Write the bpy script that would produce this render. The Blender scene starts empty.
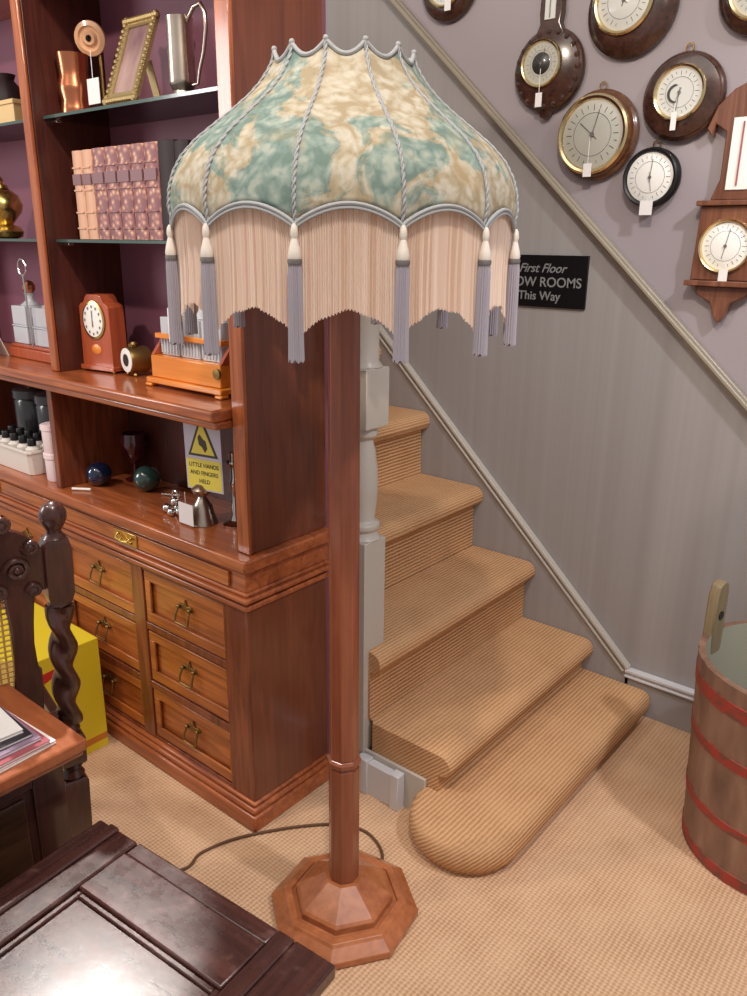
import bpy, bmesh, math, random
from math import sin, cos, pi, radians as rad
from mathutils import Vector, Matrix, noise
random.seed(7)
S = bpy.context.scene
COL = S.collection

# ------------------------------------------------------------------ camera
FPX, PITCH, YAW, ROLL, CAMH = 787.9, rad(17.954), rad(-39.484), rad(0.692), 1.4
cp, sp, cy_, sy_ = cos(PITCH), sin(PITCH), cos(YAW), sin(YAW)
Fw = Vector((sy_*cp, cy_*cp, -sp)); Rt = Vector((cy_, -sy_, 0)); Up = Rt.cross(Fw)
R2 = Rt*cos(ROLL)+Up*sin(ROLL); U2 = Up*cos(ROLL)-Rt*sin(ROLL)
cam = bpy.data.cameras.new('camera'); camo = bpy.data.objects.new('camera', cam); COL.objects.link(camo)
M4 = Matrix((R2, U2, -Fw)).transposed().to_4x4(); M4.translation = (0, 0, CAMH)
camo.matrix_world = M4
cam.sensor_fit = 'VERTICAL'; cam.sensor_height = 36; cam.lens = 36*FPX/996; cam.clip_start = 0.05
S.camera = camo

# ------------------------------------------------------------------ light and exposure
S.view_settings.view_transform = 'Standard'; S.view_settings.look = 'None'
S.view_settings.gamma = 1; S.view_settings.use_curve_mapping = False
S.view_settings.exposure = 0.0
W = bpy.data.worlds.new('world'); S.world = W; W.use_nodes = True
W.node_tree.nodes['Background'].inputs[0].default_value = (1.0, 0.95, 0.93, 1)
W.node_tree.nodes['Background'].inputs[1].default_value = 0.44
def spot(name, loc, target, power, size, angle, col, blend=0.5):
    l = bpy.data.lights.new(name, 'SPOT'); l.energy = power; l.shadow_soft_size = size
    l.spot_size = rad(angle); l.spot_blend = blend; l.color = col
    o = bpy.data.objects.new(name, l); COL.objects.link(o); o.location = loc
    o.rotation_euler = (Vector(target)-Vector(loc)).to_track_quat('-Z', 'Y').to_euler()
    return o
def area(name, loc, target, power, sx, sy, col):
    l = bpy.data.lights.new(name, 'AREA'); l.energy = power; l.shape = 'RECTANGLE'; l.size = sx; l.size_y = sy; l.color = col
    o = bpy.data.objects.new(name, l); COL.objects.link(o); o.location = loc
    o.rotation_euler = (Vector(target)-Vector(loc)).to_track_quat('-Z', 'Y').to_euler()
    return o
WARM = (1.0, 0.87, 0.74); COOL = (1.0, 0.95, 0.90)
spot('ceiling_spot_a', (-0.25, 0.35, 2.75), (-1.0, 1.4, 0.6), 84, 0.04, 125, WARM)
spot('ceiling_spot_b', (-1.9, -0.35, 2.75), (-1.85, 1.3, 1.45), 62, 0.05, 72, WARM)
spot('ceiling_spot_c', (0.75, 1.15, 2.75), (0.1, 2.15, 0.45), 115, 0.06, 92, (.95, .96, 1.0))
area('ceiling_panel_over_room', (-0.6, 0.2, 2.9), (-1.0, 1.2, 0), 18, 2.4, 1.2, COOL)
spot('cabinet_top_spot', (-2.05, .96, 2.32), (-.93, .41, .45), 170, 0.025, 11.5, COOL, .25)
area('shop_window', (-3.7, -1.05, 1.95), (-1.1, 1.1, 1.3), 34, 0.7, 1.1, (1.0, .97, .97))

# ------------------------------------------------------------------ materials
def lin(c):
    r = []
    for v in c:
        v = v/255.0
        r.append(v/12.92 if v <= 0.04045 else ((v+0.055)/1.055)**2.4)
    return (r[0], r[1], r[2], 1)
def newmat(name, col, rough=0.5, metal=0, spec=0.5, trans=0, coat=0, ior=1.45):
    m = bpy.data.materials.new(name); m.use_nodes = True
    b = m.node_tree.nodes['Principled BSDF']
    b.inputs['Base Color'].default_value = lin(col); b.inputs['Roughness'].default_value = rough
    b.inputs['Metallic'].default_value = metal; b.inputs['Specular IOR Level'].default_value = spec
    b.inputs['Transmission Weight'].default_value = trans; b.inputs['Coat Weight'].default_value = coat
    b.inputs['IOR'].default_value = ior; b.inputs['Coat Roughness'].default_value = 0.12 if 'coffer' not in name else 0.25
    return m
def N(m, t, **kw):
    n = m.node_tree.nodes.new(t)
    for k, v in kw.items(): setattr(n, k, v)
    return n
def LK(m, a, b): m.node_tree.links.new(a, b)
def coords(m, scale=(1, 1, 1), rot=(0, 0, 0), src='Object'):
    t = N(m, 'ShaderNodeTexCoord'); mp = N(m, 'ShaderNodeMapping')
    mp.inputs['Scale'].default_value = scale; mp.inputs['Rotation'].default_value = rot
    LK(m, t.outputs[src], mp.inputs[0]); return mp.outputs[0]
def ramp(m, stops):
    r = N(m, 'ShaderNodeValToRGB'); e = r.color_ramp.elements
    while len(e) < len(stops): e.new(0.5)
    for i, (p, c) in enumerate(stops):
        e[i].position = p; e[i].color = lin(c)
    return r
def bump(m, h, strength, dist=0.002):
    b = N(m, 'ShaderNodeBump'); b.inputs['Strength'].default_value = strength; b.inputs['Distance'].default_value = dist
    LK(m, h, b.inputs['Height']); LK(m, b.outputs[0], m.node_tree.nodes['Principled BSDF'].inputs['Normal'])
def wood(name, dark, light, rough=0.3, scale=(14, 14, 1.6), coat=0.4, contrast=1.0, wear=None):
    m = newmat(name, light, rough, coat=coat)
    c = coords(m, scale)
    n1 = N(m, 'ShaderNodeTexNoise'); n1.inputs['Scale'].default_value = 2.2; n1.inputs['Detail'].default_value = 6
    n1.inputs['Distortion'].default_value = 1.2; LK(m, c, n1.inputs[0])
    c2 = coords(m, tuple(s*6 if s > 3 else s*1.5 for s in scale))
    n2 = N(m, 'ShaderNodeTexNoise'); n2.inputs['Scale'].default_value = 2.0; n2.inputs['Detail'].default_value = 3; LK(m, c2, n2.inputs[0])
    mx = N(m, 'ShaderNodeMix', data_type='FLOAT'); mx.inputs[0].default_value = 0.35
    LK(m, n1.outputs[0], mx.inputs[2]); LK(m, n2.outputs[0], mx.inputs[3])
    r = ramp(m, [(0.5-0.17/contrast, dark), (0.5+0.17/contrast, light)]); LK(m, mx.outputs[0], r.inputs[0])
    b = m.node_tree.nodes['Principled BSDF']
    if wear:
        c3 = coords(m, (3, 3, 3)); n3 = N(m, 'ShaderNodeTexNoise'); n3.inputs['Scale'].default_value = 7; n3.inputs['Detail'].default_value = 8; n3.inputs['Roughness'].default_value = .7
        LK(m, c3, n3.inputs[0]); r3 = ramp(m, [(0.56, (0, 0, 0)), (0.72, (255, 255, 255))]); LK(m, n3.outputs[0], r3.inputs[0])
        mc = N(m, 'ShaderNodeMix', data_type='RGBA'); LK(m, r3.outputs[0], mc.inputs[0]); LK(m, r.outputs[0], mc.inputs[6])
        mc.inputs[7].default_value = lin(wear); LK(m, mc.outputs[2], b.inputs['Base Color'])
        r4 = ramp(m, [(0.4, (132, 132, 132)), (0.7, (176, 176, 176))]); LK(m, n3.outputs[0], r4.inputs[0]); LK(m, r4.outputs[0], b.inputs['Roughness'])
        bump(m, n3.outputs[0], 0.25, 0.002)
    else:
        LK(m, r.outputs[0], b.inputs['Base Color']); bump(m, n2.outputs[0], 0.06, 0.001)
    return m
X_, Y_, Z_ = (1.6, 14, 14), (14, 1.6, 14), (14, 14, 1.6)
MAT = {}
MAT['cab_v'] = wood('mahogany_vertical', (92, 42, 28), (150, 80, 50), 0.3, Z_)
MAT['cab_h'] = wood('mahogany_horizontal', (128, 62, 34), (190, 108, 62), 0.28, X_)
MAT['cab_vl'] = wood('mahogany_lit_edge_vertical', (128, 62, 34), (190, 108, 62), 0.24, Z_)  # lighter copy of the vertical mahogany, light on the front edges put into colour
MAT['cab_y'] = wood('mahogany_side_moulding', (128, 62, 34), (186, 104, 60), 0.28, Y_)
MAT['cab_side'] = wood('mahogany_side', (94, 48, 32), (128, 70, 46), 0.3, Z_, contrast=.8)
MAT['drawer'] = wood('drawer_front', (132, 68, 32), (200, 116, 56), 0.33, X_)
MAT['cab_in'] = wood('mahogany_inside', (58, 26, 22), (92, 44, 34), 0.4, Z_, coat=.2)
MAT['lamp_w'] = wood('lamp_pole_wood', (112, 58, 38), (156, 88, 62), 0.28, Z_, contrast=.8)
MAT['lamp_b'] = wood('lamp_base_wood', (138, 76, 44), (190, 118, 76), 0.25, (6, 6, 6), contrast=.8)
MAT['oak'] = wood('dark_oak', (44, 22, 20), (78, 43, 37), 0.28, Z_, coat=.5)
MAT['coffer'] = wood('coffer_oak', (48, 26, 24), (90, 52, 46), 0.2, X_, coat=.8, wear=(116, 82, 74))
MAT['coffer_y'] = wood('coffer_oak_cross', (46, 25, 23), (80, 46, 41), 0.26, Y_, coat=.6, wear=(104, 72, 64))
MAT['desk'] = wood('desk_top', (138, 72, 40), (176, 102, 62), 0.3, (3, 10, 10), contrast=.8)
MAT['tant'] = wood('tantalus_wood', (208, 116, 36), (236, 150, 60), 0.25, X_, contrast=.8)
MAT['clockw'] = wood('clock_case', (150, 66, 38), (190, 94, 58), 0.3, Z_, contrast=.8)
MAT['baro'] = wood('barometer_wood', (44, 26, 20), (82, 52, 40), 0.22, (8, 8, 8), coat=.6)
MAT['baro2'] = wood('barometer_walnut', (66, 38, 24), (112, 72, 46), 0.25, (8, 8, 8), coat=.6)
MAT['baro3'] = wood('barometer_oak', (92, 52, 36), (138, 88, 64), 0.35, Z_)
MAT['wine'] = newmat('wine_painted_panel', (132, 82, 100), 0.55)
MAT['glass'] = newmat('shelf_glass', (170, 185, 180), 0.03)
def clear_glass(m):
    f = N(m, 'ShaderNodeFresnel'); f.inputs[0].default_value = 1.45
    g = N(m, 'ShaderNodeBsdfGlossy'); g.inputs['Roughness'].default_value = .02
    t = N(m, 'ShaderNodeBsdfTransparent'); t.inputs[0].default_value = (.86, .9, .88, 1)
    x = N(m, 'ShaderNodeMixShader'); LK(m, f.outputs[0], x.inputs[0]); LK(m, t.outputs[0], x.inputs[1]); LK(m, g.outputs[0], x.inputs[2])
    LK(m, x.outputs[0], m.node_tree.nodes['Material Output'].inputs[0])
clear_glass(MAT['glass'])
MAT['crystal'] = newmat('cut_glass', (222, 224, 230), 0.1, trans=0.3)
MAT['brass'] = newmat('brass', (214, 184, 110), 0.25, 1)
MAT['brass_d'] = newmat('aged_brass', (150, 122, 72), 0.4, 0.9)
MAT['bezel'] = newmat('polished_bezel', (228, 206, 158), 0.18, 1)
MAT['pewter'] = newmat('pewter', (196, 182, 168), 0.28, 1)
MAT['silver'] = newmat('silver', (215, 212, 210), 0.15, 1)
MAT['copper'] = newmat('copper', (204, 128, 92), 0.25, 1)
MAT['black'] = newmat('black', (22, 20, 22), 0.4)
MAT['ink'] = newmat('ink_grey', (104, 100, 98), 0.6)
MAT['print'] = newmat('dark_print', (66, 60, 50), 0.6)
MAT['white'] = newmat('white_paper', (232, 228, 226), 0.6)
MAT['dial'] = newmat('dial_face', (206, 206, 200), 0.4, coat=.6)
MAT['dial_b'] = newmat('silvered_dial', (180, 178, 166), 0.35, coat=.6)
MAT['dial_k'] = newmat('dark_dial_centre', (50, 46, 42), 0.3, coat=.6)
MAT['enamel'] = newmat('enamel', (240, 238, 232), 0.3)
MAT['paint'] = newmat('grey_gloss_paint', (186, 178, 168), 0.35)
MAT['paint_w'] = newmat('pale_grey_gloss_paint', (204, 202, 204), 0.3)
MAT['gold'] = newmat('gilt', (192, 170, 122), 0.35, 0.8)
MAT['yellow'] = newmat('yellow_card', (224, 200, 42), 0.45)
MAT['orange'] = newmat('orange_print', (196, 120, 44), 0.5)
MAT['red'] = newmat('red_print', (196, 44, 36), 0.5)
MAT['signy'] = newmat('sign_yellow', (226, 208, 84), 0.5)
MAT['signw'] = newmat('sign_white', (196, 190, 206), 0.4)
MAT['signk'] = newmat('black_plaque', (18, 18, 20), 0.3)
MAT['letters'] = newmat('grey_lettering', (128, 128, 128), 0.5)
MAT['blue'] = newmat('blue_glass', (10, 30, 62), 0.06, coat=1)
MAT['green'] = newmat('green_glass', (40, 70, 66), 0.06, coat=1)
MAT['ruby'] = newmat('shaded_ruby_glass', (74, 20, 34), 0.08, coat=1)  # base colour darkened to carry the deep shade of the recess
MAT['pink'] = newmat('pale_pink_pot', (236, 216, 218), 0.45)
MAT['cream'] = newmat('cream_card', (216, 184, 128), 0.5)
MAT['clear'] = newmat('milky_plastic', (226, 218, 210), 0.4)
MAT['cord'] = newmat('brown_flex', (96, 66, 46), 0.5)
MAT['jar'] = newmat('dark_jar', (62, 62, 66), 0.25, coat=.5)
MAT['cloth'] = newmat('book_cloth', (36, 18, 22), 0.6)
MAT['spine_lb'] = newmat('spine_label_leather', (128, 92, 98), .5)
MAT['page'] = newmat('page_edges', (214, 200, 176), 0.8)
MAT['braid'] = newmat('silver_blue_braid', (156, 158, 160), 0.7)
MAT['tassel'] = newmat('lavender_grey_thread', (156, 150, 160), 0.75)
MAT['tcap'] = newmat('ivory_tassel_head', (212, 204, 194), 0.7)
MAT['purple'] = newmat('mauve_cover', (140, 118, 140), 0.4)
MAT['mag_red'] = newmat('dusty_red_cover', (164, 84, 92), 0.35)
MAT['mag_k'] = newmat('dark_cover', (48, 42, 50), 0.35)
MAT['tooth'] = newmat('worn_red_paint', (138, 54, 44), 0.6)

def sisal(name, c1, c2, sx, sy, strength=.8, axis='xy'):
    m = newmat(name, c1, 0.9, spec=0.15)
    t = N(m, 'ShaderNodeTexCoord'); sep = N(m, 'ShaderNodeSeparateXYZ'); LK(m, t.outputs['Object'], sep.inputs[0])
    nz = N(m, 'ShaderNodeTexNoise'); nz.inputs['Scale'].default_value = 60; LK(m, t.outputs['Object'], nz.inputs[0])
    def wv(out, per, jitter=0.0):
        a = N(m, 'ShaderNodeMath', operation='MULTIPLY'); a.inputs[1].default_value = 2*pi/per; LK(m, out, a.inputs[0])
        j = N(m, 'ShaderNodeMath', operation='MULTIPLY_ADD'); LK(m, nz.outputs[0], j.inputs[0]); j.inputs[1].default_value = jitter; LK(m, a.outputs[0], j.inputs[2])
        s = N(m, 'ShaderNodeMath', operation='SINE'); LK(m, j.outputs[0], s.inputs[0])
        q = N(m, 'ShaderNodeMath', operation='MULTIPLY_ADD'); LK(m, s.outputs[0], q.inputs[0]); q.inputs[1].default_value = .5; q.inputs[2].default_value = .5
        return q.outputs[0]
    if axis == 'xy': a, b = wv(sep.outputs[0], sx, 3), wv(sep.outputs[1], sy, 3)
    else:
        ad = N(m, 'ShaderNodeMath', operation='ADD'); LK(m, sep.outputs[0], ad.inputs[0]); LK(m, sep.outputs[2], ad.inputs[1])
        sb = N(m, 'ShaderNodeMath', operation='SUBTRACT'); LK(m, sep.outputs[0], sb.inputs[0]); LK(m, sep.outputs[2], sb.inputs[1])
        a, b = wv(sb.outputs[0], sx, 2.5), wv(sep.outputs[1], sy, 4)
    mm = N(m, 'ShaderNodeMix', data_type='FLOAT'); mm.inputs[0].default_value = .42 if axis == 'xy' else .13; LK(m, a, mm.inputs[2]); LK(m, b, mm.inputs[3])
    n2 = N(m, 'ShaderNodeTexNoise'); n2.inputs['Scale'].default_value = 9; n2.inputs['Detail'].default_value = 6; LK(m, t.outputs['Object'], n2.inputs[0])
    ad2 = N(m, 'ShaderNodeMath', operation='MULTIPLY_ADD'); LK(m, n2.outputs[0], ad2.inputs[0]); ad2.inputs[1].default_value = .7; 
    sc = N(m, 'ShaderNodeMath', operation='MULTIPLY'); LK(m, mm.outputs[0], sc.inputs[0]); sc.inputs[1].default_value = .65; LK(m, sc.outputs[0], ad2.inputs[2])
    r = ramp(m, [(0.2, c2), (0.85, c1)]); LK(m, ad2.outputs[0], r.inputs[0])
    LK(m, r.outputs[0], m.node_tree.nodes['Principled BSDF'].inputs['Base Color'])
    bump(m, mm.outputs[0], strength, 0.003)
    return m
MAT['floor'] = sisal('sisal_floor', (220, 182, 148), (178, 136, 102), 0.0105, 0.0085)
MAT['stair'] = sisal('ribbed_stair_carpet', (208, 164, 122), (168, 122, 84), 0.0115, 0.016, .7, 'xz')

def wallmat(name, c1, c2, stripe, vein=False):
    m = newmat(name, c1, 0.55, spec=0.3)
    c = coords(m, (1, 1, 1)); s = N(m, 'ShaderNodeSeparateXYZ'); LK(m, c, s.inputs[0])
    n = N(m, 'ShaderNodeTexNoise'); n.inputs['Scale'].default_value = 1
    cc = coords(m, (stripe, stripe, 0.25)); LK(m, cc, n.inputs[0]); n.inputs['Detail'].default_value = 4
    r = ramp(m, [(0.35, c2), (0.65, c1)]); LK(m, n.outputs[0], r.inputs[0])
    LK(m, r.outputs[0], m.node_tree.nodes['Principled BSDF'].inputs['Base Color'])
    return m
MAT['wall_low'] = wallmat('grey_combed_paint', (157, 152, 151), (151, 146, 144), 45)
MAT['wall_up'] = newmat('lilac_grey_emulsion', (158, 148, 152), 0.6, spec=0.3)

def fabric():   # printed verdure tapestry
    m = newmat('verdure_print', (214, 202, 170), 0.75, spec=0.2)
    b = m.node_tree.nodes['Principled BSDF']
    c = coords(m, (1, 1, 1))
    w = N(m, 'ShaderNodeTexNoise'); w.inputs['Scale'].default_value = 9; w.inputs['Detail'].default_value = 2; LK(m, c, w.inputs[0])
    v = N(m, 'ShaderNodeMixRGB', blend_type='LINEAR_LIGHT'); v.inputs[0].default_value = 0.06; LK(m, c, v.inputs[1]); LK(m, w.outputs[1], v.inputs[2])
    big = N(m, 'ShaderNodeTexNoise'); big.inputs['Scale'].default_value = 6.5; big.inputs['Detail'].default_value = 9; big.inputs['Roughness'].default_value = .68; big.inputs['Distortion'].default_value = .35
    LK(m, v.outputs[0], big.inputs[0])
    r1 = ramp(m, [(0.50, (0, 0, 0)), (0.535, (255, 255, 255))]); LK(m, big.outputs[0], r1.inputs[0])
    fine = N(m, 'ShaderNodeTexNoise'); fine.inputs['Scale'].default_value = 56; fine.inputs['Detail'].default_value = 4; fine.inputs['Distortion'].default_value = .8; LK(m, c, fine.inputs[0])
    vo = N(m, 'ShaderNodeTexVoronoi'); vo.inputs['Scale'].default_value = 48; LK(m, v.outputs[0], vo.inputs[0])
    vm = N(m, 'ShaderNodeMath', operation='MULTIPLY_ADD'); LK(m, vo.outputs[0], vm.inputs[0]); vm.inputs[1].default_value = -.38; vm.inputs[2].default_value = .36
    va = N(m, 'ShaderNodeMath', operation='MULTIPLY_ADD'); LK(m, fine.outputs[0], va.inputs[0]); va.inputs[1].default_value = .6; LK(m, vm.outputs[0], va.inputs[2])
    cr = ramp(m, [(0.36, (180, 164, 136)), (0.5, (200, 190, 168)), (0.62, (212, 206, 192))]); LK(m, va.outputs[0], cr.inputs[0])
    te = ramp(m, [(0.36, (124, 146, 138)), (0.5, (152, 170, 162)), (0.62, (182, 190, 178))]); LK(m, va.outputs[0], te.inputs[0])
    mx = N(m, 'ShaderNodeMix', data_type='RGBA'); LK(m, r1.outputs[0], mx.inputs[0]); LK(m, cr.outputs[0], mx.inputs[6]); LK(m, te.outputs[0], mx.inputs[7])
    n3 = N(m, 'ShaderNodeTexNoise'); n3.inputs['Scale'].default_value = 11; n3.inputs['Detail'].default_value = 4
    c9 = coords(m, (1, 1, 1.3)); LK(m, c9, n3.inputs[0])
    r3 = ramp(m, [(0.58, (0, 0, 0)), (0.66, (150, 150, 150))]); LK(m, n3.outputs[0], r3.inputs[0])
    m2 = N(m, 'ShaderNodeMix', data_type='RGBA'); LK(m, r3.outputs[0], m2.inputs[0]); LK(m, mx.outputs[2], m2.inputs[6]); m2.inputs[7].default_value = lin((200, 172, 128))
    LK(m, m2.outputs[2], b.inputs['Base Color'])
    tr = N(m, 'ShaderNodeBsdfTranslucent'); LK(m, m2.outputs[2], tr.inputs[0])
    ms = N(m, 'ShaderNodeMixShader'); ms.inputs[0].default_value = .3
    LK(m, b.outputs[0], ms.inputs[1]); LK(m, tr.outputs[0], ms.inputs[2]); LK(m, ms.outputs[0], m.node_tree.nodes['Material Output'].inputs[0])
    return m
MAT['fabric'] = fabric()
def fringe_mat(c):
    m = newmat('peach_silk_fringe', c, 0.6, spec=0.3)
    b = m.node_tree.nodes['Principled BSDF']
    tr = N(m, 'ShaderNodeBsdfTranslucent'); tr.inputs[0].default_value = lin((244, 218, 196))
    ms = N(m, 'ShaderNodeMixShader'); ms.inputs[0].default_value = .35
    LK(m, b.outputs[0], ms.inputs[1]); LK(m, tr.outputs[0], ms.inputs[2]); LK(m, ms.outputs[0], m.node_tree.nodes['Material Output'].inputs[0])
    return m
MAT['fringe'] = fringe_mat((240, 220, 206)); MAT['fringe_b'] = fringe_mat((222, 194, 176)); MAT['fringe_c'] = fringe_mat((248, 234, 222))
def barrelmat():
    m = newmat('weathered_staves', (140, 104, 84), 0.6)
    c = coords(m, (4, 4, 1.2)); n = N(m, 'ShaderNodeTexNoise'); n.inputs['Scale'].default_value = 5; n.inputs['Detail'].default_value = 6; LK(m, c, n.inputs[0])
    r = ramp(m, [(0.3, (106, 80, 66)), (0.52, (132, 98, 80)), (0.75, (150, 120, 98))]); LK(m, n.outputs[0], r.inputs[0])
    LK(m, r.outputs[0], m.node_tree.nodes['Principled BSDF'].inputs['Base Color']); bump(m, n.outputs[0], .3, .003)
    return m
MAT['barrel'] = barrelmat()
def worn_paint(m, c1, c2):
    n = N(m, 'ShaderNodeTexNoise'); n.inputs['Scale'].default_value = 26; n.inputs['Detail'].default_value = 7; n.inputs['Roughness'].default_value = .7
    LK(m, coords(m, (1, 1, 2)), n.inputs[0]); r = ramp(m, [(0.42, c2), (0.54, c1)]); LK(m, n.outputs[0], r.inputs[0])
    LK(m, r.outputs[0], m.node_tree.nodes['Principled BSDF'].inputs['Base Color'])
worn_paint(MAT['tooth'], (156, 56, 44), (112, 66, 54))
MAT['barrel_in'] = newmat('pale_barrel_lining', (158, 156, 140), 0.6)
MAT['bhandle'] = wood('worn_stave_lug', (112, 94, 66), (150, 132, 100), .5, Z_)
def caneback():
    return newmat('cane', (176, 142, 72), 0.5)
MAT['cane'] = caneback()
def leather():
    m = newmat('tooled_leather_spine', (176, 130, 112), 0.5)
    c = coords(m, (1, 1, 1)); v = N(m, 'ShaderNodeTexVoronoi'); v.inputs['Scale'].default_value = 70; LK(m, c, v.inputs[0])
    r = ramp(m, [(0.15, (214, 172, 138)), (0.32, (176, 124, 112)), (0.6, (132, 88, 92))]); LK(m, v.outputs[0], r.inputs[0])
    LK(m, r.outputs[0], m.node_tree.nodes['Principled BSDF'].inputs['Base Color']); return m
MAT['leather'] = leather()
MAT['leather_p'] = newmat('calf_spine', (206, 160, 132), 0.5)

# ------------------------------------------------------------------ helpers
ORG = {}     # root object -> inverse matrix (world -> root)
def empty(name, label, cat, loc, rz=0, group=None):
    o = bpy.data.objects.new(name, None); COL.objects.link(o); o.location = loc; o.rotation_euler = (0, 0, rz)
    o.empty_display_size = .05
    o['label'] = label; o['category'] = cat
    if group: o['group'] = group
    ORG[o.name] = Matrix.Translation(loc) @ Matrix.Rotation(rz, 4, 'Z')
    return o
def tag(o, label, cat, group=None):
    o['label'] = label; o['category'] = cat
    if group: o['group'] = group
    return o
def frame(o):
    while o is not None:
        if o.name in ORG: return ORG[o.name]
        o = o.parent
    return None
class MB:
    def __init__(s): s.bm = bmesh.new(); s.mi = 0
    def _m(s, faces):
        for f in faces: f.material_index = s.mi
    def mat(s, i): s.mi = i; return s
    def box(s, x0, x1, y0, y1, z0, z1):
        v = [s.bm.verts.new(p) for p in ((x0, y0, z0), (x1, y0, z0), (x1, y1, z0), (x0, y1, z0), (x0, y0, z1), (x1, y0, z1), (x1, y1, z1), (x0, y1, z1))]
        s._m([s.bm.faces.new([v[i] for i in q]) for q in ((0, 3, 2, 1), (4, 5, 6, 7), (0, 1, 5, 4), (1, 2, 6, 5), (2, 3, 7, 6), (3, 0, 4, 7))]); return s
    def loops(s, rings, cap=True, closed=True):
        R = [[s.bm.verts.new(p) for p in r] for r in rings]; fs = []
        n = len(R[0])
        for a, b in zip(R[:-1], R[1:]):
            for i in range(n if closed else n-1):
                j = (i+1) % n
                fs.append(s.bm.faces.new((a[i], a[j], b[j], b[i])))
        if cap and closed:
            fs.append(s.bm.faces.new(R[0][::-1])); fs.append(s.bm.faces.new(R[-1]))
        s._m(fs); return s
    def lathe(s, prof, c=(0, 0, 0), seg=32, axis='z', cap=True, phase=0):
        rings = []
        for r, h in prof:
            r = max(r, 1e-4); ring = []
            for i in range(seg):
                a = 2*pi*i/seg+phase; u, v = r*cos(a), r*sin(a)
                p = {'z': (u, v, h), 'y': (u, h, v), 'x': (h, u, v)}[axis]
                ring.append((p[0]+c[0], p[1]+c[1], p[2]+c[2]))
            rings.append(ring)
        return s.loops(rings, cap)
    def prism(s, poly, a, b, axis='z'):
        f = {'z': lambda p, h: (p[0], p[1], h), 'y': lambda p, h: (p[0], h, p[1]), 'x': lambda p, h: (h, p[0], p[1])}[axis]
        return s.loops([[f(p, a) for p in poly], [f(p, b) for p in poly]])
    def tube(s, pts, r, seg=10, closed=False):
        pts = [Vector(p) for p in pts]; n = len(pts); rings = []; pu = None
        for i, p in enumerate(pts):
            if closed: t = (pts[(i+1) % n]-pts[i-1]).normalized()
            else: t = (pts[min(i+1, n-1)]-pts[max(i-1, 0)]).normalized()
            ref = pu if pu is not None else (Vector((0, 0, 1)) if abs(t.z) < .9 else Vector((1, 0, 0)))
            u = (ref-t*ref.dot(t)).normalized(); w = t.cross(u); pu = u
            rr = r[i] if isinstance(r, (list, tuple)) else r
            rings.append([tuple(p+u*rr*cos(2*pi*k/seg)+w*rr*sin(2*pi*k/seg)) for k in range(seg)])
        if closed: rings.append(rings[0])
        return s.loops(rings, not closed)
    def sphere(s, c, r, seg=20, sq=(1, 1, 1)):
        rings = []
        for i in range(seg//2+1):
            t = pi*i/(seg//2); rr = max(sin(t), 1e-3)
            rings.append([(c[0]+r*sq[0]*rr*cos(2*pi*k/seg), c[1]+r*sq[1]*rr*sin(2*pi*k/seg), c[2]-r*sq[2]*cos(t)) for k in range(seg)])
        return s.loops(rings)
    def grid(s, fn, nu, nv):
        V = [[s.bm.verts.new(fn(i/nu, j/nv)) for i in range(nu+1)] for j in range(nv+1)]
        s._m([s.bm.faces.new((V[j][i], V[j][i+1], V[j+1][i+1], V[j+1][i])) for j in range(nv) for i in range(nu)]); return s
    def xf(s, M):
        bmesh.ops.transform(s.bm, matrix=M, verts=s.bm.verts); return s
    def build(s, name, mats, parent=None, bev=0, smooth=40, loc=None, seg=2, fix=True, local=False):
        if fix: bmesh.ops.recalc_face_normals(s.bm, faces=s.bm.faces)
        me = bpy.data.meshes.new(name)
        if parent is not None and not local:
            f = frame(parent)
            if f is not None: bmesh.ops.transform(s.bm, matrix=f.inverted(), verts=s.bm.verts)
        elif parent is None and loc is not None:
            bmesh.ops.transform(s.bm, matrix=Matrix.Translation(-Vector(loc)), verts=s.bm.verts)
        s.bm.to_mesh(me); s.bm.free()
        if not isinstance(mats, (list, tuple)): mats = [mats]
        for m in mats: me.materials.append(MAT[m])
        if smooth:
            me.shade_smooth(); me.set_sharp_from_angle(angle=rad(smooth))
        o = bpy.data.objects.new(name, me); COL.objects.link(o)
        if parent is not None: o.parent = parent
        elif loc is not None: o.location = loc
        if bev:
            b = o.modifiers.new('bevel', 'BEVEL'); b.width = bev; b.segments = seg; b.limit_method = 'ANGLE'; b.angle_limit = rad(40); b.harden_normals = False
        return o
def copy_tree(root, loc, rz=None):
    r = root.copy(); COL.objects.link(r); r.location = loc
    if rz is not None: r.rotation_euler = (0, 0, rz)
    for ch in list(root.children):
        c = ch.copy(); COL.objects.link(c); c.parent = r
        for g in list(ch.children):
            d = g.copy(); COL.objects.link(d); d.parent = c
    return r
def struct(o): o['kind'] = 'structure'; return o
def text_mesh(name, lines, mat, M, parent, depth=.0006):
    """lines: (text, x, y, size, shear, align). M maps the flat text plane to the world."""
    bm = bmesh.new()
    for (t, x, y, size, shear, al) in lines:
        cu = bpy.data.curves.new('t', 'FONT'); cu.body = t; cu.size = size; cu.align_x = al; cu.shear = shear; cu.extrude = depth
        cu.offset = size*.012
        ob = bpy.data.objects.new('t', cu); COL.objects.link(ob)
        dg = bpy.context.evaluated_depsgraph_get(); dg.update()
        me = bpy.data.meshes.new_from_object(ob.evaluated_get(dg))
        me.transform(Matrix.Translation((x, y, 0))); bm.from_mesh(me)
        bpy.data.objects.remove(ob); bpy.data.curves.remove(cu); bpy.data.meshes.remove(me)
    bmesh.ops.transform(bm, matrix=M, verts=bm.verts)
    mb = MB(); mb.bm.free(); mb.bm = bm
    return mb.build(name, mat, parent, smooth=0, fix=False)
def facing(x, y, z):      # text plane facing -Y
    return Matrix.Translation((x, y, z)) @ Matrix.Rotation(pi/2, 4, 'X')

# ------------------------------------------------------------------ room
YW = 2.21
struct(MB().box(-4.2, 1.6, -1.2, 2.6, -.05, 0).build('floor', 'floor', smooth=0))
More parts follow.
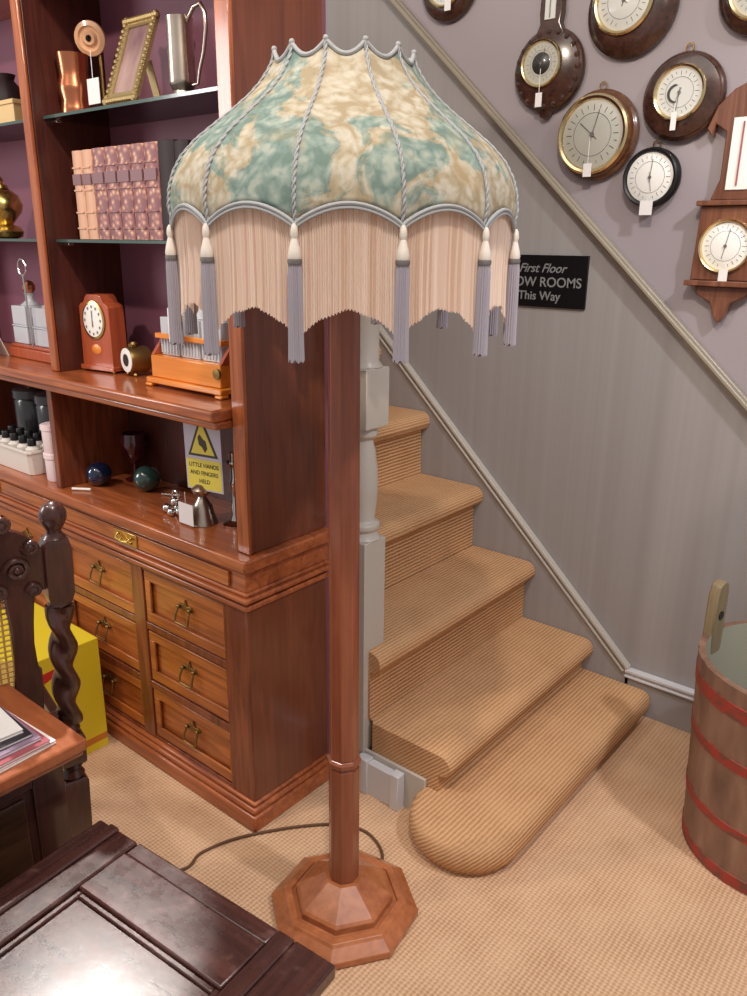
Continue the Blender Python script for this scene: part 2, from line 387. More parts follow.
# back (stair) wall: grey combed paint below the sloping rail, lilac above
sl = -.923
def dz(x): return 1.004+(x+.549)*sl
lowpoly = [(-4.2, 0), (1.6, 0), (1.6, max(dz(1.6), 0)), (.53, 0.02)]
xm = -.549+1.004/.923
lowpoly = [(-4.2, 0), (xm, 0), (-2.1, dz(-2.1)), (-4.2, dz(-2.1))]
wb = MB().prism([(-4.2, 0), (1.6, 0), (1.6, 3.0), (-4.2, 3.0)], YW+.004, YW+.1, 'y').build('wall_back', 'wall_up', smooth=0); struct(wb)
wp = MB().prism(lowpoly, YW, YW+.004, 'y').build('wall_back_dado', 'wall_low', smooth=0); struct(wp)
# sloping capping rail
def slope_bar(x0, x1, z0f, w, y0, y1, prof=None):
    m = MB(); d = Vector((x1-x0, 0, (x1-x0)*sl)).normalized(); n = Vector((-d.z, 0, d.x))
    if n.z < 0: n = -n
    for (o0, o1, ya, yb) in prof:
        A = Vector((x0, 0, z0f(x0))); B = Vector((x1, 0, z0f(x1)))
        r0 = [A+n*o0+Vector((0, ya, 0)), A+n*o0+Vector((0, yb, 0)), A+n*o1+Vector((0, yb, 0)), A+n*o1+Vector((0, ya, 0))]
        r1 = [B+n*o0+Vector((0, ya, 0)), B+n*o0+Vector((0, yb, 0)), B+n*o1+Vector((0, yb, 0)), B+n*o1+Vector((0, ya, 0))]
        m.loops([[tuple(p) for p in r0], [tuple(p) for p in r1]])
    return m
MAT['rail'] = newmat('taupe_gloss_rail', (150, 140, 124), .3)
rl = slope_bar(-2.1, .35, dz, .04, 0, 0, [(-.015, .015, YW-.018, YW), (-.003, .010, YW-.034, YW-.018)]); struct(rl.build('trim_1', 'rail', bev=.004))
# wall string of the stairs with its small capping, then the skirting board
def stz(x): return .112+(x+.771)*-.948
ss = MB()
ss.prism([(-.765, 0), (-.765, .118), (-.79, stz(-.79)+.015), (-2.0, stz(-2.0)+.015), (-2.0, stz(-2.0)-.35), (-1.1, 0)], YW-.016, YW, 'y')
struct(ss.build('trim_2', 'wall_low', smooth=0))
sl_save = sl; sl = -.948
cpb = slope_bar(-2.0, -.775, lambda x: stz(x)+.02, 0, 0, 0, [(-.012, -.004, YW-.024, YW), (-.004, .006, YW-.016, YW), (.006, .016, YW-.026, YW)])
struct(cpb.build('trim_3', 'paint', bev=.002)); sl = sl_save
MAT['skirt'] = newmat('skirting_grey', (150, 146, 146), .4)
struct(MB().box(-.775, 1.6, YW-.016, YW, 0, .115).build('baseboard_back', 'skirt', bev=.001))
struct(MB().box(-.775, 1.6, YW-.026, YW, .115, .123).box(-.775, 1.6, YW-.019, YW, .123, .132).box(-.775, 1.6, YW-.026, YW, .132, .142).build('trim_4', 'paint_w', bev=.002))
# partition behind the cabinet
struct(MB().box(-4.2, -1.275, 1.345, 1.372, 0, 2.07).build('wall_left', 'wine', smooth=0))

# ------------------------------------------------------------------ staircase
st = empty('staircase', 'narrow staircase carpeted in ribbed tan sisal beside the grey panelled wall', 'staircase', (-1.1, 1.8, 0))
YL = 1.39
def step_prism(xn, zt, xb, zb, name='carpeted_step'):
    r = .032; prof = []
    for k in range(9):
        a = pi/2-pi*k/8*1.0
        prof.append((xn-r+r*cos(a), zt-r+r*sin(a)*1.0))
    prof += [(xn-r-.004, zt-2*r-.004), (xn-.032, zb), (xb, zb), (xb, zt)]
    m = MB(); rings = []
    ys = [YL-.004, YL+.004, YL+.03, 1.6, 1.8, 2.0, YW-.0195]
    for i, y in enumerate(ys):
        k = 0.75 if i == 0 else 1
        cx, cz = xn-.12, zt-.05
        rings.append([((cx+(p[0]-cx)*(1 if k == 1 else .97)), y, (cz+(p[1]-cz)*(1 if k == 1 else .9))) for p in prof])
    m.loops(rings); return m.build(name, 'stair', st, smooth=50)
steps = [(-.885, .200), (-1.110, .405), (-1.325, .620), (-1.555, .845), (-1.775, 1.06), (-1.995, 1.275)]
zs = [.09]+[s[1] for s in steps]
for i, (xn, zt) in enumerate(steps):
    xb = (steps[i+1][0]-.03) if i+1 < len(steps) else xn-.25
    step_prism(xn, zt, xb, max(zs[i]-.006, 0))
# bottom step with its bull nose
def bull(off, z):
    pts = []; r = .14+off; c = (-.83, 1.385)
    for k in range(17):
        a = -pi*k/16; pts.append((c[0]+r*cos(a), c[1]+r*sin(a), z))
    pts += [(-.97-off, 1.46, z), (-.97-off, YW-.0195, z), (-.69+off, YW-.0195, z)]
    return pts
m = MB(); m.loops([bull(-.018, 0), bull(-.016, .018), bull(-.004, .022), bull(.002, .034), bull(.004, .05), bull(.001, .072), bull(-.008, .084), bull(-.022, .09)])
m.build('carpeted_step', 'stair', st, smooth=50)
# outer string, end box, newel
m = MB().box(-1.4, -.955, YL-.014, YL-.005, 0, .112); m.build('string_board', 'paint', st, bev=.001)
m = MB().box(-1.155, -1.022, 1.352, YL-.0145, 0, .098).box(-1.159, -1.122, 1.347, YL-.0145, 0, .104).box(-1.046, -1.018, 1.347, YL-.0145, 0, .104); m.build('plinth_block', 'paint_w', st, bev=.002)
nx, ny = -1.192, 1.408
m = MB()
m.box(nx-.04, nx+.04, ny-.04, ny+.04, .106, .70)
prof = [(.044, .70), (.036, .712), (.034, .72), (.041, .728), (.041, .74), (.03, .746), (.028, .755), (.034, .80), (.036, .84), (.034, .88), (.028, .925), (.022, .95), (.022, .955), (.032, .96), (.034, .968), (.03, .978), (.032, .984)]
m.lathe(prof, (nx, ny, 0), 28)
m.box(nx-.042, nx+.042, ny-.042, ny+.042, .984, 1.125)
m.lathe([(.044, 1.125), (.034, 1.14), (.034, 1.2), (.034, 1.38), (.05, 1.40), (.05, 1.415), (.03, 1.425), (.04, 1.45), (.044, 1.475), (.036, 1.50), (.005, 1.515)], (nx, ny, 0), 28)
m.build('newel_post', 'paint', st, bev=.002)

# ------------------------------------------------------------------ display cabinet
XR, XL_, YF, YB = -1.255, -2.79, 1.075, 1.34
cab = empty('display_cabinet', 'tall mahogany cabinet with drawers below and open glass-shelved bookcase above', 'cabinet', (-2.0, 1.2, 0))
m = MB().box(XL_, XR+.018, YF-.02, YB, 0, .045).box(XL_, XR+.012, YF-.014, YB, .045, .062).box(XL_, XR+.006, YF-.008, YB, .062, .074)
m.build('plinth', 'cab_h', cab, bev=.006)
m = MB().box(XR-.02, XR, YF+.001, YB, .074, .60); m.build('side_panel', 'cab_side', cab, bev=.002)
m = MB().box(XR-.085, XR-.0005, YF, YF+.03, .074, .60)
for xs in (-1.69, -2.09, -2.49): m.box(xs-.025, xs+.025, YF, YF+.03, .074, .60)
m.box(XL_, XL_+.03, YF, YF+.03, .074, .6)
m.box(XL_, XR-.08, YF+.002, YF+.03, .585, .60)
for z0, z1 in ((.415, .435), (.235, .257), (.074, .082)): m.box(XL_+.02, XR-.08, YF+.002, YF+.03, z0, z1)
m.box(XL_, XR-.021, YF+.031, YB, .076, .6)
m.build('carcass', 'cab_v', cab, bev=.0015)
def mould(z0, z1, off, name):
    return MB().box(XL_, XR+off, YF-off, YB, z0, z1)
m = MB()
for z0, z1, off in ((.598, .612, .010), (.612, .621, .004), (.621, .634, .018), (.634, .645, .010)): m.box(XL_, XR+off, YF-off, YB, z0, z1)
m.build('moulding', 'cab_h', cab, bev=.005, seg=3)
m = MB().box(XL_, XR+.006, YF-.006, YB, .645, .690); m.build('frieze', 'cab_h', cab, bev=.002)
def fdraw(x0, x1):
    d = MB().box(x0, x1, YF-.013, YF-.006, .649, .687).build('drawer', 'drawer', cab, bev=.002)
    cxx = -1.70 if x0 > -2.1 else (x0+x1)/2
    MB().box(cxx-.05, cxx+.05, YF-.017, YF-.013, .651, .686).box(cxx-.028, cxx+.028, YF-.021, YF-.017, .657, .663).tube([(cxx-.03, YF-.019, .677), (cxx-.026, YF-.027, .667), (cxx, YF-.029, .662), (cxx+.026, YF-.027, .667), (cxx+.03, YF-.019, .677)], .0032, 8).build('handle', 'brass', d, bev=.001)
fdraw(-2.06, -1.30); fdraw(-2.77, -2.075)
# worktop: thick rounded board
m = MB().box(XL_, XR+.006, YF-.008, YB, .690, .700).box(XL_, XR+.026, YF-.024, YB, .700, .730); m.build('worktop', 'cab_h', cab, bev=.009, seg=4)
# drawers
for (x0, x1) in ((-1.660, -1.343), (-2.062, -1.718), (-2.462, -2.118), (-2.755, -2.518)):
    for zc in (.511, .337, .160):
        h = .073; d = MB()
        fx0, fx1, fz0, fz1 = x0, x1, zc-h, zc+h
        ix0, ix1, iz0, iz1 = x0+.022, x1-.004, zc-.044, zc+.046
        d.box(fx0, fx1, YF+.003, YF+.009, iz1, fz1).box(fx0, fx1, YF+.003, YF+.009, fz0, iz0).box(fx0, ix0, YF+.003, YF+.009, iz0, iz1).box(ix1, fx1, YF+.003, YF+.009, iz0, iz1)
        d.box(fx0, fx1, YF+.014, YF+.028, fz0, fz1)
        dr = d.build('drawer', 'drawer', cab, bev=.0015)
        cx = (x0+x1)/2
        hb = MB().prism([(cx-.03, zc+.012), (cx-.022, zc+.020), (cx-.006, zc+.018), (cx, zc+.034), (cx+.006, zc+.018), (cx+.022, zc+.020), (cx+.03, zc+.012), (cx+.022, zc+.004), (cx, zc+.008), (cx-.022, zc+.004)], YF+.009, YF+.0138, 'y')
        hb.tube([(cx-.022, YF+.006, zc+.012), (cx-.025, YF-.002, zc-.008), (cx-.025, YF-.005, zc-.024), (cx-.021, YF-.005, zc-.028), (cx+.021, YF-.005, zc-.028), (cx+.025, YF-.005, zc-.024), (cx+.025, YF-.002, zc-.008), (cx+.022, YF+.006, zc+.012)], .003, 8)
        hb.lathe([(.004, YF+.01), (.006, YF+.004), (.004, YF)], (cx-.022, 0, zc+.012), 10, 'y').lathe([(.004, YF+.01), (.006, YF+.004), (.004, YF)], (cx+.022, 0, zc+.012), 10, 'y')
        hb.build('handle', 'brass_d', dr, bev=.0008)
# upper bookcase
YU = 1.095
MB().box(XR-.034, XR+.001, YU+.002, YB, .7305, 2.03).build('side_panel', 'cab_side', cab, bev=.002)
MB().box(XR-.038, XR+.004, YU-.008, YU+.002, .7305, 2.03).build('stile', 'cab_vl', cab, bev=.003)  # lit look of the stile front comes from the lighter wood colour
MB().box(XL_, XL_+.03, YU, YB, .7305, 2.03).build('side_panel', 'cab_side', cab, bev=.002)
dv = MB().box(-2.03, -1.998, YU+.004, YB-.03, 1.0605, 2.0).build('divider', 'cab_in', cab, bev=.001)
MB().box(-2.034, -2.000, YU-.006, YU+.0035, 1.0605, 2.0).build('lit_edge_strip', 'cab_vl', dv, bev=.003)  # front face split off so its lighter colour carries the edge highlight
MB().box(-2.05, -2.025, YU-.02, YB-.03, .7305, 1.015).build('divider', 'cab_v', cab, bev=.002)
MB().box(XL_+.03, XR-.0345, YB-.03, YB-.002, .7305, 1.021).build('back_panel', 'cab_in', cab, smooth=0)
MB().box(XL_+.03, XR-.0345, YB-.03, YB-.002, 1.0605, 2.0).build('back_panel', 'wine', cab, smooth=0)
MB().box(XL_, XR-.039, 1.045, YB-.03, 1.016, 1.034).box(XL_, XR-.039, 1.034, YB-.03, 1.034, 1.060).build('ledge', 'cab_h', cab, bev=.006, seg=3)
MB().box(XL_+.03, XR-.036, YU+.0, YB, 2.0005, 2.03).box(XL_-.02, XR+.02, YU-.04, YB, 2.0305, 2.07).build('cornice', 'cab_h', cab, bev=.004)
MAT['edge'] = newmat('glass_edge', (60, 84, 78), .1, coat=1)
for z in (1.392, 1.681):
    for x0, x1 in ((-2.757, -2.033), (-1.997, XR-.0355)):
        g = MB(); g.box(x0, x1, 1.125, YB-.031, z, z+.007); g.mat(1); g.box(x0, x1, 1.1235, 1.125, z, z+.007); g.build('glass_shelf', ['glass', 'edge'], cab, smooth=0)
        for xb in (x0, x1-.03): MB().box(xb, xb+.03, 1.14, 1.155, z-.008, z-.0003).build('shelf_bracket', 'silver', cab, bev=.001)

# ------------------------------------------------------------------ shelf goods
# leather-bound books, upright on the middle glass shelf
bx = -1.968; GS = 1.399
books = [(.044, .208, 'leather_p'), (.044, .208, 'leather_p')]+[(.053, .209, 'leather')]*5+[(.058, .210, 'cloth'), (.05, .206, 'cloth')]
lab = ['pale tan leather book, leftmost of the row of books beside the divider', 'pale tan leather book, second from the left of the row of books',
       'first of the five books with tooled mottled spines, beside the pale books', 'second from the left of the five books with tooled mottled spines',
       'middle one of the five books with tooled mottled spines', 'fourth from the left of the five books with tooled mottled spines',
       'last of the five tooled mottled books, beside the dark book', 'thick dark maroon book right of the tooled mottled books', 'dark maroon book at the right end of the book row, behind the shade']
bx = -1.938
for i, (w, h, mt) in enumerate(books):
    b = empty('book', lab[i], 'book', (bx+w/2, 1.2, GS), group='leather bound books on the glass shelf')
    y0, y1 = (1.150, 1.275)
    pf = [(bx+.001, y1), (bx+.001, y0+.006), (bx+w*.25, y0+.001), (bx+w*.75, y0+.001), (bx+w-.001, y0+.006), (bx+w-.001, y1), (bx+w-.004, y1), (bx+w-.004, y0+.01), (bx+.004, y0+.01), (bx+.004, y1)]
    MB().prism(pf, GS+.0005, GS+h).build('cover', mt, b, bev=.001)
    MB().box(bx+.0045, bx+w-.0045, y0+.012, y1-.004, GS+.003, GS+h-.004).build('pages', 'page', b, smooth=0)
    if mt != 'cloth':
        m = MB()
        for k in (.12, .3, .55, .8): m.box(bx+.006, bx+w-.006, y0-.0008, y0+.003, GS+h*k, GS+h*k+.004)
        m.build('raised_band', 'leather' if i > 1 else 'leather_p', b, bev=.0005)
        MB().box(bx+.004, bx+w-.004, y0-.0006, y0+.003, GS+h*.62, GS+h*.74).build('spine_label', 'spine_lb', b, bev=.0003)
    bx += w
def price_tag(parent, x, y, z, w=.02, h=.03, string=.03, tilt=0):
    m = MB(); m.box(x-w/2, x+w/2, y-.0012, y, z-h, z).tube([(x, y-.0006, z-.002), (x+.001, y-.001, z+string*.5), (x, y-.0006, z+string)], .0009, 6)
    return m.build('price_tag', 'white', parent, smooth=0)
# copper measure with round disc and tag
US = 1.6882
t = empty('copper_pot', 'waisted shiny copper pot on the upper glass shelf beside the divider', 'pot', (-1.935, 1.2, US))
MB().lathe([(.036, US), (.038, US+.004), (.037, US+.02), (.034, US+.035), (.039, US+.058), (.039, US+.068), (.034, US+.09), (.035, US+.105), (.038, US+.136), (.039, US+.14), (.034, US+.14), (.031, US+.11), (.001, US+.105)], (-1.952, 1.19, 0), 36).build('body', 'copper', t)
t = empty('wooden_disc', 'round turned pale wooden disc with a dark central hole leaning behind the copper pot', 'disc', (-1.885, 1.235, US))
dm = MB().lathe([(.001, 0), (.036, 0), (.039, .004), (.038, .010), (.028, .014), (.024, .010), (.02, .010), (.014, .016), (.008, .016), (.007, .006), (.001, .006)], (0, 0, 0), 40, 'y')
dm.xf(Matrix.Translation((-1.932, 1.235, 1.868)) @ Matrix.Rotation(rad(35), 4, 'Z') @ Matrix.Rotation(rad(12), 4, 'X') @ Matrix.Scale(-1, 4, (0, 1, 0)))
MAT['turned'] = newmat('pale_turned_wood', (228, 178, 138), .35, coat=.4)
dm.build('disc', 'turned', t)
MB().tube([(-1.922, 1.25, US), (-1.922, 1.25, US+.144)], .004, 8).lathe([(.02, US+.0003), (.02, US+.004), (.005, US+.007)], (-1.922, 1.25, 0), 20).build('stand', 'brass_d', t)
hub = MB().sphere((-1.934, 1.2265, 1.8675), .009, 14).build('hole', 'black', t)
price_tag(t, -1.872, 1.192, 1.768, .05, .056, .06)
# gilt photo frame
t = empty('photo_frame', 'ornate gilt photo frame leaning back on the upper glass shelf', 'picture frame', (-1.73, 1.2, US))
def twist(pts, r, n=60):
    m = MB(); P = [Vector(p) for p in pts]; 
    return m
Mfr = Matrix.Translation((-1.708, 1.155, US+.008)) @ Matrix.Scale(1.2, 4) @ Matrix.Rotation(rad(-22), 4, 'X')
fm = MB(); fw, fh = .100, .165
for (x0, x1, z0, z1) in ((-fw/2, fw/2, .0, .018), (-fw/2, fw/2, fh-.018, fh), (-fw/2, -fw/2+.018, .018, fh-.018), (fw/2-.018, fw/2, .018, fh-.018)): fm.box(x0, x1, -.004, .004, z0, z1)
for k in range(15):
    f = k/14
    for (x, z) in ((-fw/2+fw*f, .004), (-fw/2+fw*f, fh-.004)): fm.sphere((x, -.004, z), .0065, 8)
    for (x, z) in ((-fw/2+.004, fh*f), (fw/2-.004, fh*f)): fm.sphere((x, -.004, z), .0055, 8)
fm.xf(Mfr); fm.build('moulding', 'gold', t)
pm = MB().box(-fw/2+.016, fw/2-.016, -.001, .003, .016, fh-.016).xf(Mfr); MAT['photo'] = wallmat('sepia_photo', (168, 140, 132), (112, 82, 88), 14); pm.build('picture', 'photo', t, smooth=0)
sm = MB().box(-.012, .012, .0, .004, .002, .11).xf(Matrix.Translation((-1.715, 1.268, US)) @ Matrix.Rotation(rad(16), 4, 'X')); sm.build('easel_back', 'gold', t)
# pewter tankard
t = empty('tankard', 'tall polished pewter tankard with scrolled handle on the upper glass shelf', 'tankard', (-1.535, 1.2, US))
MB().lathe([(.026, US), (.028, US+.004), (.023, US+.014), (.021, US+.02), (.026, US+.03), (.029, US+.036), (.029, US+.04), (.0285, US+.10), (.028, US+.15), (.029, US+.162), (.026, US+.162), (.024, US+.04), (.001, US+.036)], (-1.54, 1.2, 0), 40).build('body', 'pewter', t)
hp = [(-1.516, US+.150), (-1.49, US+.175), (-1.468, US+.178), (-1.455, US+.160), (-1.453, US+.13), (-1.463, US+.09), (-1.48, US+.055), (-1.487, US+.03), (-1.505, US+.03)]
MB().tube([(x, 1.2, z) for x, z in hp], [.0045, .0045, .0045, .0045, .0045, .004, .0035, .003, .003], 10).build('handle', 'pewter', t)
# left compartment, upper: cream box + dark bowl
t = empty('card_box', 'small cream card box on the left upper glass shelf', 'box', (-2.27, 1.2, US))
MB().box(-2.315, -2.225, 1.17, 1.26, US, US+.055).build('body', 'cream', t, bev=.001); MB().box(-2.318, -2.222, 1.167, 1.263, US+.055, US+.066).build('lid', 'cream', t, bev=.001)
t = empty('vase', 'dark maroon vase behind the cream box on the left upper shelf', 'vase', (-2.38, 1.22, US))
MB().lathe([(.02, US), (.025, US+.004), (.045, US+.05), (.05, US+.08), (.035, US+.12), (.022, US+.135), (.028, US+.15), (.024, US+.15), (.018, US+.13), (.001, US+.12)], (-2.385, 1.24, 0), 28).build('body', 'cloth', t)
# left compartment, mid: brass figure/teapot
t = empty('brass_ornament', 'bulbous brass ornament with lid on the left middle glass shelf', 'ornament', (-2.36, 1.2, GS))
MB().lathe([(.03, GS), (.045, GS+.006), (.05, GS+.02), (.04, GS+.034), (.022, GS+.04), (.03, GS+.05), (.05, GS+.075), (.055, GS+.095), (.045, GS+.12), (.03, GS+.132), (.02, GS+.138)], (-2.41, 1.2, 0), 32).build('body', 'brass', t)
MB().lathe([(.022, GS+.1385), (.018, GS+.148), (.006, GS+.152), (.01, GS+.162), (.004, GS+.17)], (-2.41, 1.2, 0), 24).build('lid', 'brass', t)
# left ledge: decanter stand, card
LZ = 1.0608
t = empty('decanter_stand', 'wooden stand with two cut-glass decanters and ring handle behind the divider', 'decanter stand', (-2.230, 1.2, LZ))
MB().box(-2.390, -2.130, 1.15, 1.27, LZ, LZ+.03).box(-2.375, -2.145, 1.155, 1.265, LZ+.03, LZ+.04).build('base', 'clockw', t, bev=.003)
for dx in (-2.330, -2.210):
    d = MB().box(dx-.042, dx+.042, 1.165, 1.25, LZ+.0405, LZ+.09).box(dx-.044, dx+.044, 1.163, 1.252, LZ+.09, LZ+.095).box(dx-.041, dx+.041, 1.166, 1.249, LZ+.095, LZ+.15).lathe([(.03, LZ+.15), (.012, LZ+.165), (.012, LZ+.18), (.018, LZ+.185)], (dx, 1.207, 0), 20).build('decanter', 'crystal', t, bev=.004)
    MB().sphere((dx, 1.207, LZ+.202), .02, 10).build('stopper', 'crystal' if dx > -2.3 else 'copper', d, smooth=0)
MB().tube([(-2.245, 1.155, LZ+.04), (-2.245, 1.15, LZ+.24)], .003, 8).tube([(-2.245+.022*cos(a), 1.15, LZ+.262+.022*sin(a)) for a in [2*pi*k/20 for k in range(20)]], .0028, 8, closed=True).build('ring_handle', 'silver', t)
t = empty('price_card', 'folded white price card on the ledge left of the decanter stand', 'card', (-2.43, 1.12, LZ))
cm = MB().prism([(1.10, LZ), (1.125, LZ+.062), (1.15, LZ), (1.148, LZ), (1.125, LZ+.058), (1.102, LZ)], -2.47, -2.385, 'x'); cm.build('card', 'white', t, smooth=0)
# mantel clock
t = empty('mantel_clock', 'small arched mahogany mantel clock with oval white dial on the ledge', 'clock', (-2.04, 1.24, LZ), rz=0)
Mc = Matrix.Translation((-1.923, 1.165, LZ)) @ Matrix.Rotation(rad(8), 4, 'Z') @ Matrix.Diagonal((1.0, .75, 1.03, 1))
c = MB().prism([(-.06, .012), (.06, .012), (.057, .165), (.05, .172), (.038, .176), (.03, .19), (.022, .196), (-.022, .196), (-.03, .19), (-.038, .176), (-.05, .172), (-.057, .165)], 0, .07, 'y').box(-.065, .065, -.008, .078, .004, .016).xf(Mc); c.build('case', 'clockw', t, bev=.002)
c = MB()
for sx in (-.06, .06):
    for yy in (0, .068): c.sphere((sx, yy, .004), .0042, 8)
c.xf(Mc).build('foot', 'brass', t)
c = MB().lathe([(.030, -.001), (.034, -.004), (.030, -.006)], (0, 0, 0), 36, 'y', cap=True).xf(Mc @ Matrix.Translation((0, 0, .132)) @ Matrix.Diagonal((1.25, 1, 1.42, 1))); c.build('bezel', 'brass', t)
c = MB().lathe([(.0295, -.0062), (.001, -.0085)], (0, 0, 0), 36, 'y').xf(Mc @ Matrix.Translation((0, 0, .132)) @ Matrix.Diagonal((1.25, 1, 1.42, 1))); dl = c.build('dial', 'enamel', t)
c = MB()
for k in range(12):
    a = 2*pi*k/12; c.mi = 0; c.box(-.0012+.024*sin(a), .0012+.024*sin(a), -.0095, -.008, .024*cos(a)-.0022, .024*cos(a)+.0022)
c.box(-.0009, .0009, -.0105, -.0095, 0, .018).box(-.0012, .0012, -.0105, -.0095, -.012, .0)
c.xf(Mc @ Matrix.Translation((0, 0, .132)) @ Matrix.Diagonal((1.25, 1, 1.42, 1))); c.build('hand', 'ink', dl, smooth=0)
MAT['inlay'] = newmat('inlaid_fan', (226, 134, 58), .3)
c = MB().lathe([(.019, -.001), (.017, -.0025), (.001, -.0025)], (0, 0, 0), 28, 'y').xf(Mc @ Matrix.Translation((0, 0, .058)) @ Matrix.Diagonal((1, 1, .7, 1))); c.build('inlay', 'inlay', t)
# alarm clock (round brass drum with pale face)
t = empty('carriage_clock', 'little round brass drum clock with a pale dial right of the mantel clock', 'clock', (-1.865, 1.2, LZ))
Ma = Matrix.Translation((-1.80, 1.175, LZ+.042)) @ Matrix.Rotation(rad(-8), 4, 'Z')
c = MB().lathe([(.02, .0), (.032, -.002), (.034, .004), (.034, .05), (.03, .056), (.001, .058)], (0, 0, 0), 32, 'y').box(-.012, .012, .01, .02, .034, .04).lathe([(.006, .034), (.01, .04), (.006, .046)], (0, .02, 0), 12).xf(Ma); c.build('body', 'brass_d', t)
c = MB().lathe([(.031, -.0022), (.031, -.004), (.017, -.005), (.016, -.003), (.001, -.003)], (0, 0, 0), 32, 'y').xf(Ma); c.build('dial', 'enamel', t)
c = MB().lathe([(.0155, -.0052), (.001, -.0056)], (0, 0, 0), 24, 'y').xf(Ma); c.build('dial_centre', 'dial_k', t)
c = MB().sphere((-.02, .01, -.037), .0055, 8).sphere((.02, .01, -.037), .0055, 8).sphere((0, .05, -.036), .006, 8).xf(Ma); c.build('foot', 'brass_d', t)
# tantalus
t = empty('tantalus', 'bright oak tantalus with three cut-glass decanters at the right of the ledge', 'tantalus', (-1.5243, 1.22, LZ))
MB().box(-1.6555, -1.3744, 1.128, 1.272, LZ+.008, LZ+.022).box(-1.6442, -1.3858, 1.138, 1.262, LZ+.022, LZ+.075).box(-1.6579, -1.6336, 1.126, 1.15, LZ, LZ+.008).box(-1.3963, -1.3720, 1.126, 1.15, LZ, LZ+.008).box(-1.6579, -1.6336, 1.25, 1.274, LZ, LZ+.008).box(-1.3963, -1.3720, 1.25, 1.274, LZ, LZ+.008).build('base', 'tant', t, bev=.003)
for sx in (-1.6442, -1.3931):
    MB().prism([(1.14, LZ+.075), (1.26, LZ+.075), (1.212, LZ+.135), (1.188, LZ+.135)], sx, sx+.01, 'x').build('end_bracket', 'clockw', t, bev=.001)
MB().box(-1.6377, -1.3931, 1.150, 1.156, LZ+.115, LZ+.127).box(-1.6377, -1.6328, 1.1565, 1.19, LZ+.115, LZ+.127).box(-1.3979, -1.3931, 1.1565, 1.19, LZ+.115, LZ+.127).build('locking_bar', 'tant', t, bev=.001)
for dx in (-1.5931, -1.5162, -1.4392):
    d = MB().box(dx-.034, dx+.034, 1.16, 1.24, LZ+.0755, LZ+.165)
    for k in range(6): d.box(dx-.032+k*.0115, dx-.027+k*.0115, 1.157, 1.16, LZ+.08, LZ+.12)
    d.lathe([(.031, LZ+.165), (.022, LZ+.178), (.014, LZ+.186), (.014, LZ+.20), (.02, LZ+.205)], (dx, 1.2, 0), 24)
    dd = d.build('decanter', 'crystal', t, bev=.004)
    MB().sphere((dx, 1.2, LZ+.222), .0165, 8).build('stopper', 'crystal', dd, smooth=0)
MB().box(-1.560, -1.508, 1.134, 1.136, LZ+.112, LZ+.190).tube([(-1.534, 1.137, LZ+.188), (-1.534, 1.17, LZ+.225)], .0009, 6).build('price_tag', 'white', t, smooth=0)
MB().lathe([(.012, 1.138), (.012, 1.133), (.004, 1.132)], (-1.3947, 0, LZ+.055), 16, 'y').build('lock', 'brass_d', t)

# --- worktop goods
WZ = .7308
def glassball(name, label, cat, mt, x, y, r, sqz=.95):
    return tag(MB().sphere((x, y, WZ+r*sqz-.0006), r, 28, (1, 1, sqz)).build(name, mt, None, loc=(x, y, WZ)), label, cat)
glassball('glass_paperweight', 'round deep blue glass paperweight on the cabinet worktop', 'paperweight', 'blue', -1.975, 1.165, .036)
glassball('glass_paperweight', 'round dark green glass paperweight on the cabinet worktop', 'paperweight', 'green', -1.83, 1.225, .038)
tag(MB().lathe([(.028, WZ), (.03, WZ+.004), (.008, WZ+.012), (.008, WZ+.05), (.03, WZ+.075), (.036, WZ+.11), (.032, WZ+.14), (.029, WZ+.14), (.03, WZ+.11), (.001, WZ+.08)], (-1.945, 1.265, 0), 28).build('wine_glass', 'ruby', None, loc=(-1.945, 1.265, WZ)), 'dim ruby glass goblet at the back of the cabinet recess', 'goblet')
# small pale pen
tag(MB().tube([(-1.99, 1.088, WZ+.004), (-1.945, 1.118, WZ+.004)], .004, 10).build('pen', 'enamel', None, loc=(-1.97, 1.1, WZ)), 'small white pen lying near the blue paperweight', 'pen')
tag(MB().tube([(-1.765, 1.225, WZ+.0035), (-1.715, 1.25, WZ+.0035)], .0035, 10).build('pen', 'silver', None, loc=(-1.74, 1.23, WZ)), 'thin silver stick lying right of the green paperweight', 'pen')
# silver trinkets: three little round items
t = empty('silver_cruet', 'little cluster of silver salt balls in front of the warning sign', 'cruet', (-1.60, 1.16, WZ))
m = MB(); random.seed(3)
for (x, y, z, r) in ((-1.632, 1.145, .013, .0125), (-1.61, 1.165, .014, .0135), (-1.585, 1.15, .013, .0125), (-1.60, 1.135, .012, .0115), (-1.606, 1.152, .034, .012), (-1.575, 1.168, .012, .0115)): m.sphere((x, y, WZ+z), r, 14)
m.build('body', 'silver', t)
MB().tube([(-1.6+.013*cos(a), 1.15, WZ+.052+.013*sin(a)) for a in [2*pi*k/18 for k in range(18)]], .0025, 8, closed=True).build('handle', 'silver', t)
t = empty('hand_bell', 'small silver hand bell with a white tag in front of the warning sign', 'bell', (-1.49, 1.15, WZ))
MB().lathe([(.036, WZ), (.035, WZ+.005), (.028, WZ+.025), (.024, WZ+.045), (.014, WZ+.06), (.010, WZ+.068), (.022, WZ+.078), (.025, WZ+.088), (.014, WZ+.1), (.002, WZ+.103)], (-1.505, 1.16, 0), 32).build('bell_body', 'pewter', t)
price_tag(t, -1.515, 1.117, WZ+.058, .056, .054, .03)
t = empty('candlestick', 'slim silver candlestick standing against the right stile of the cabinet', 'candlestick', (-1.38, 1.2, WZ))
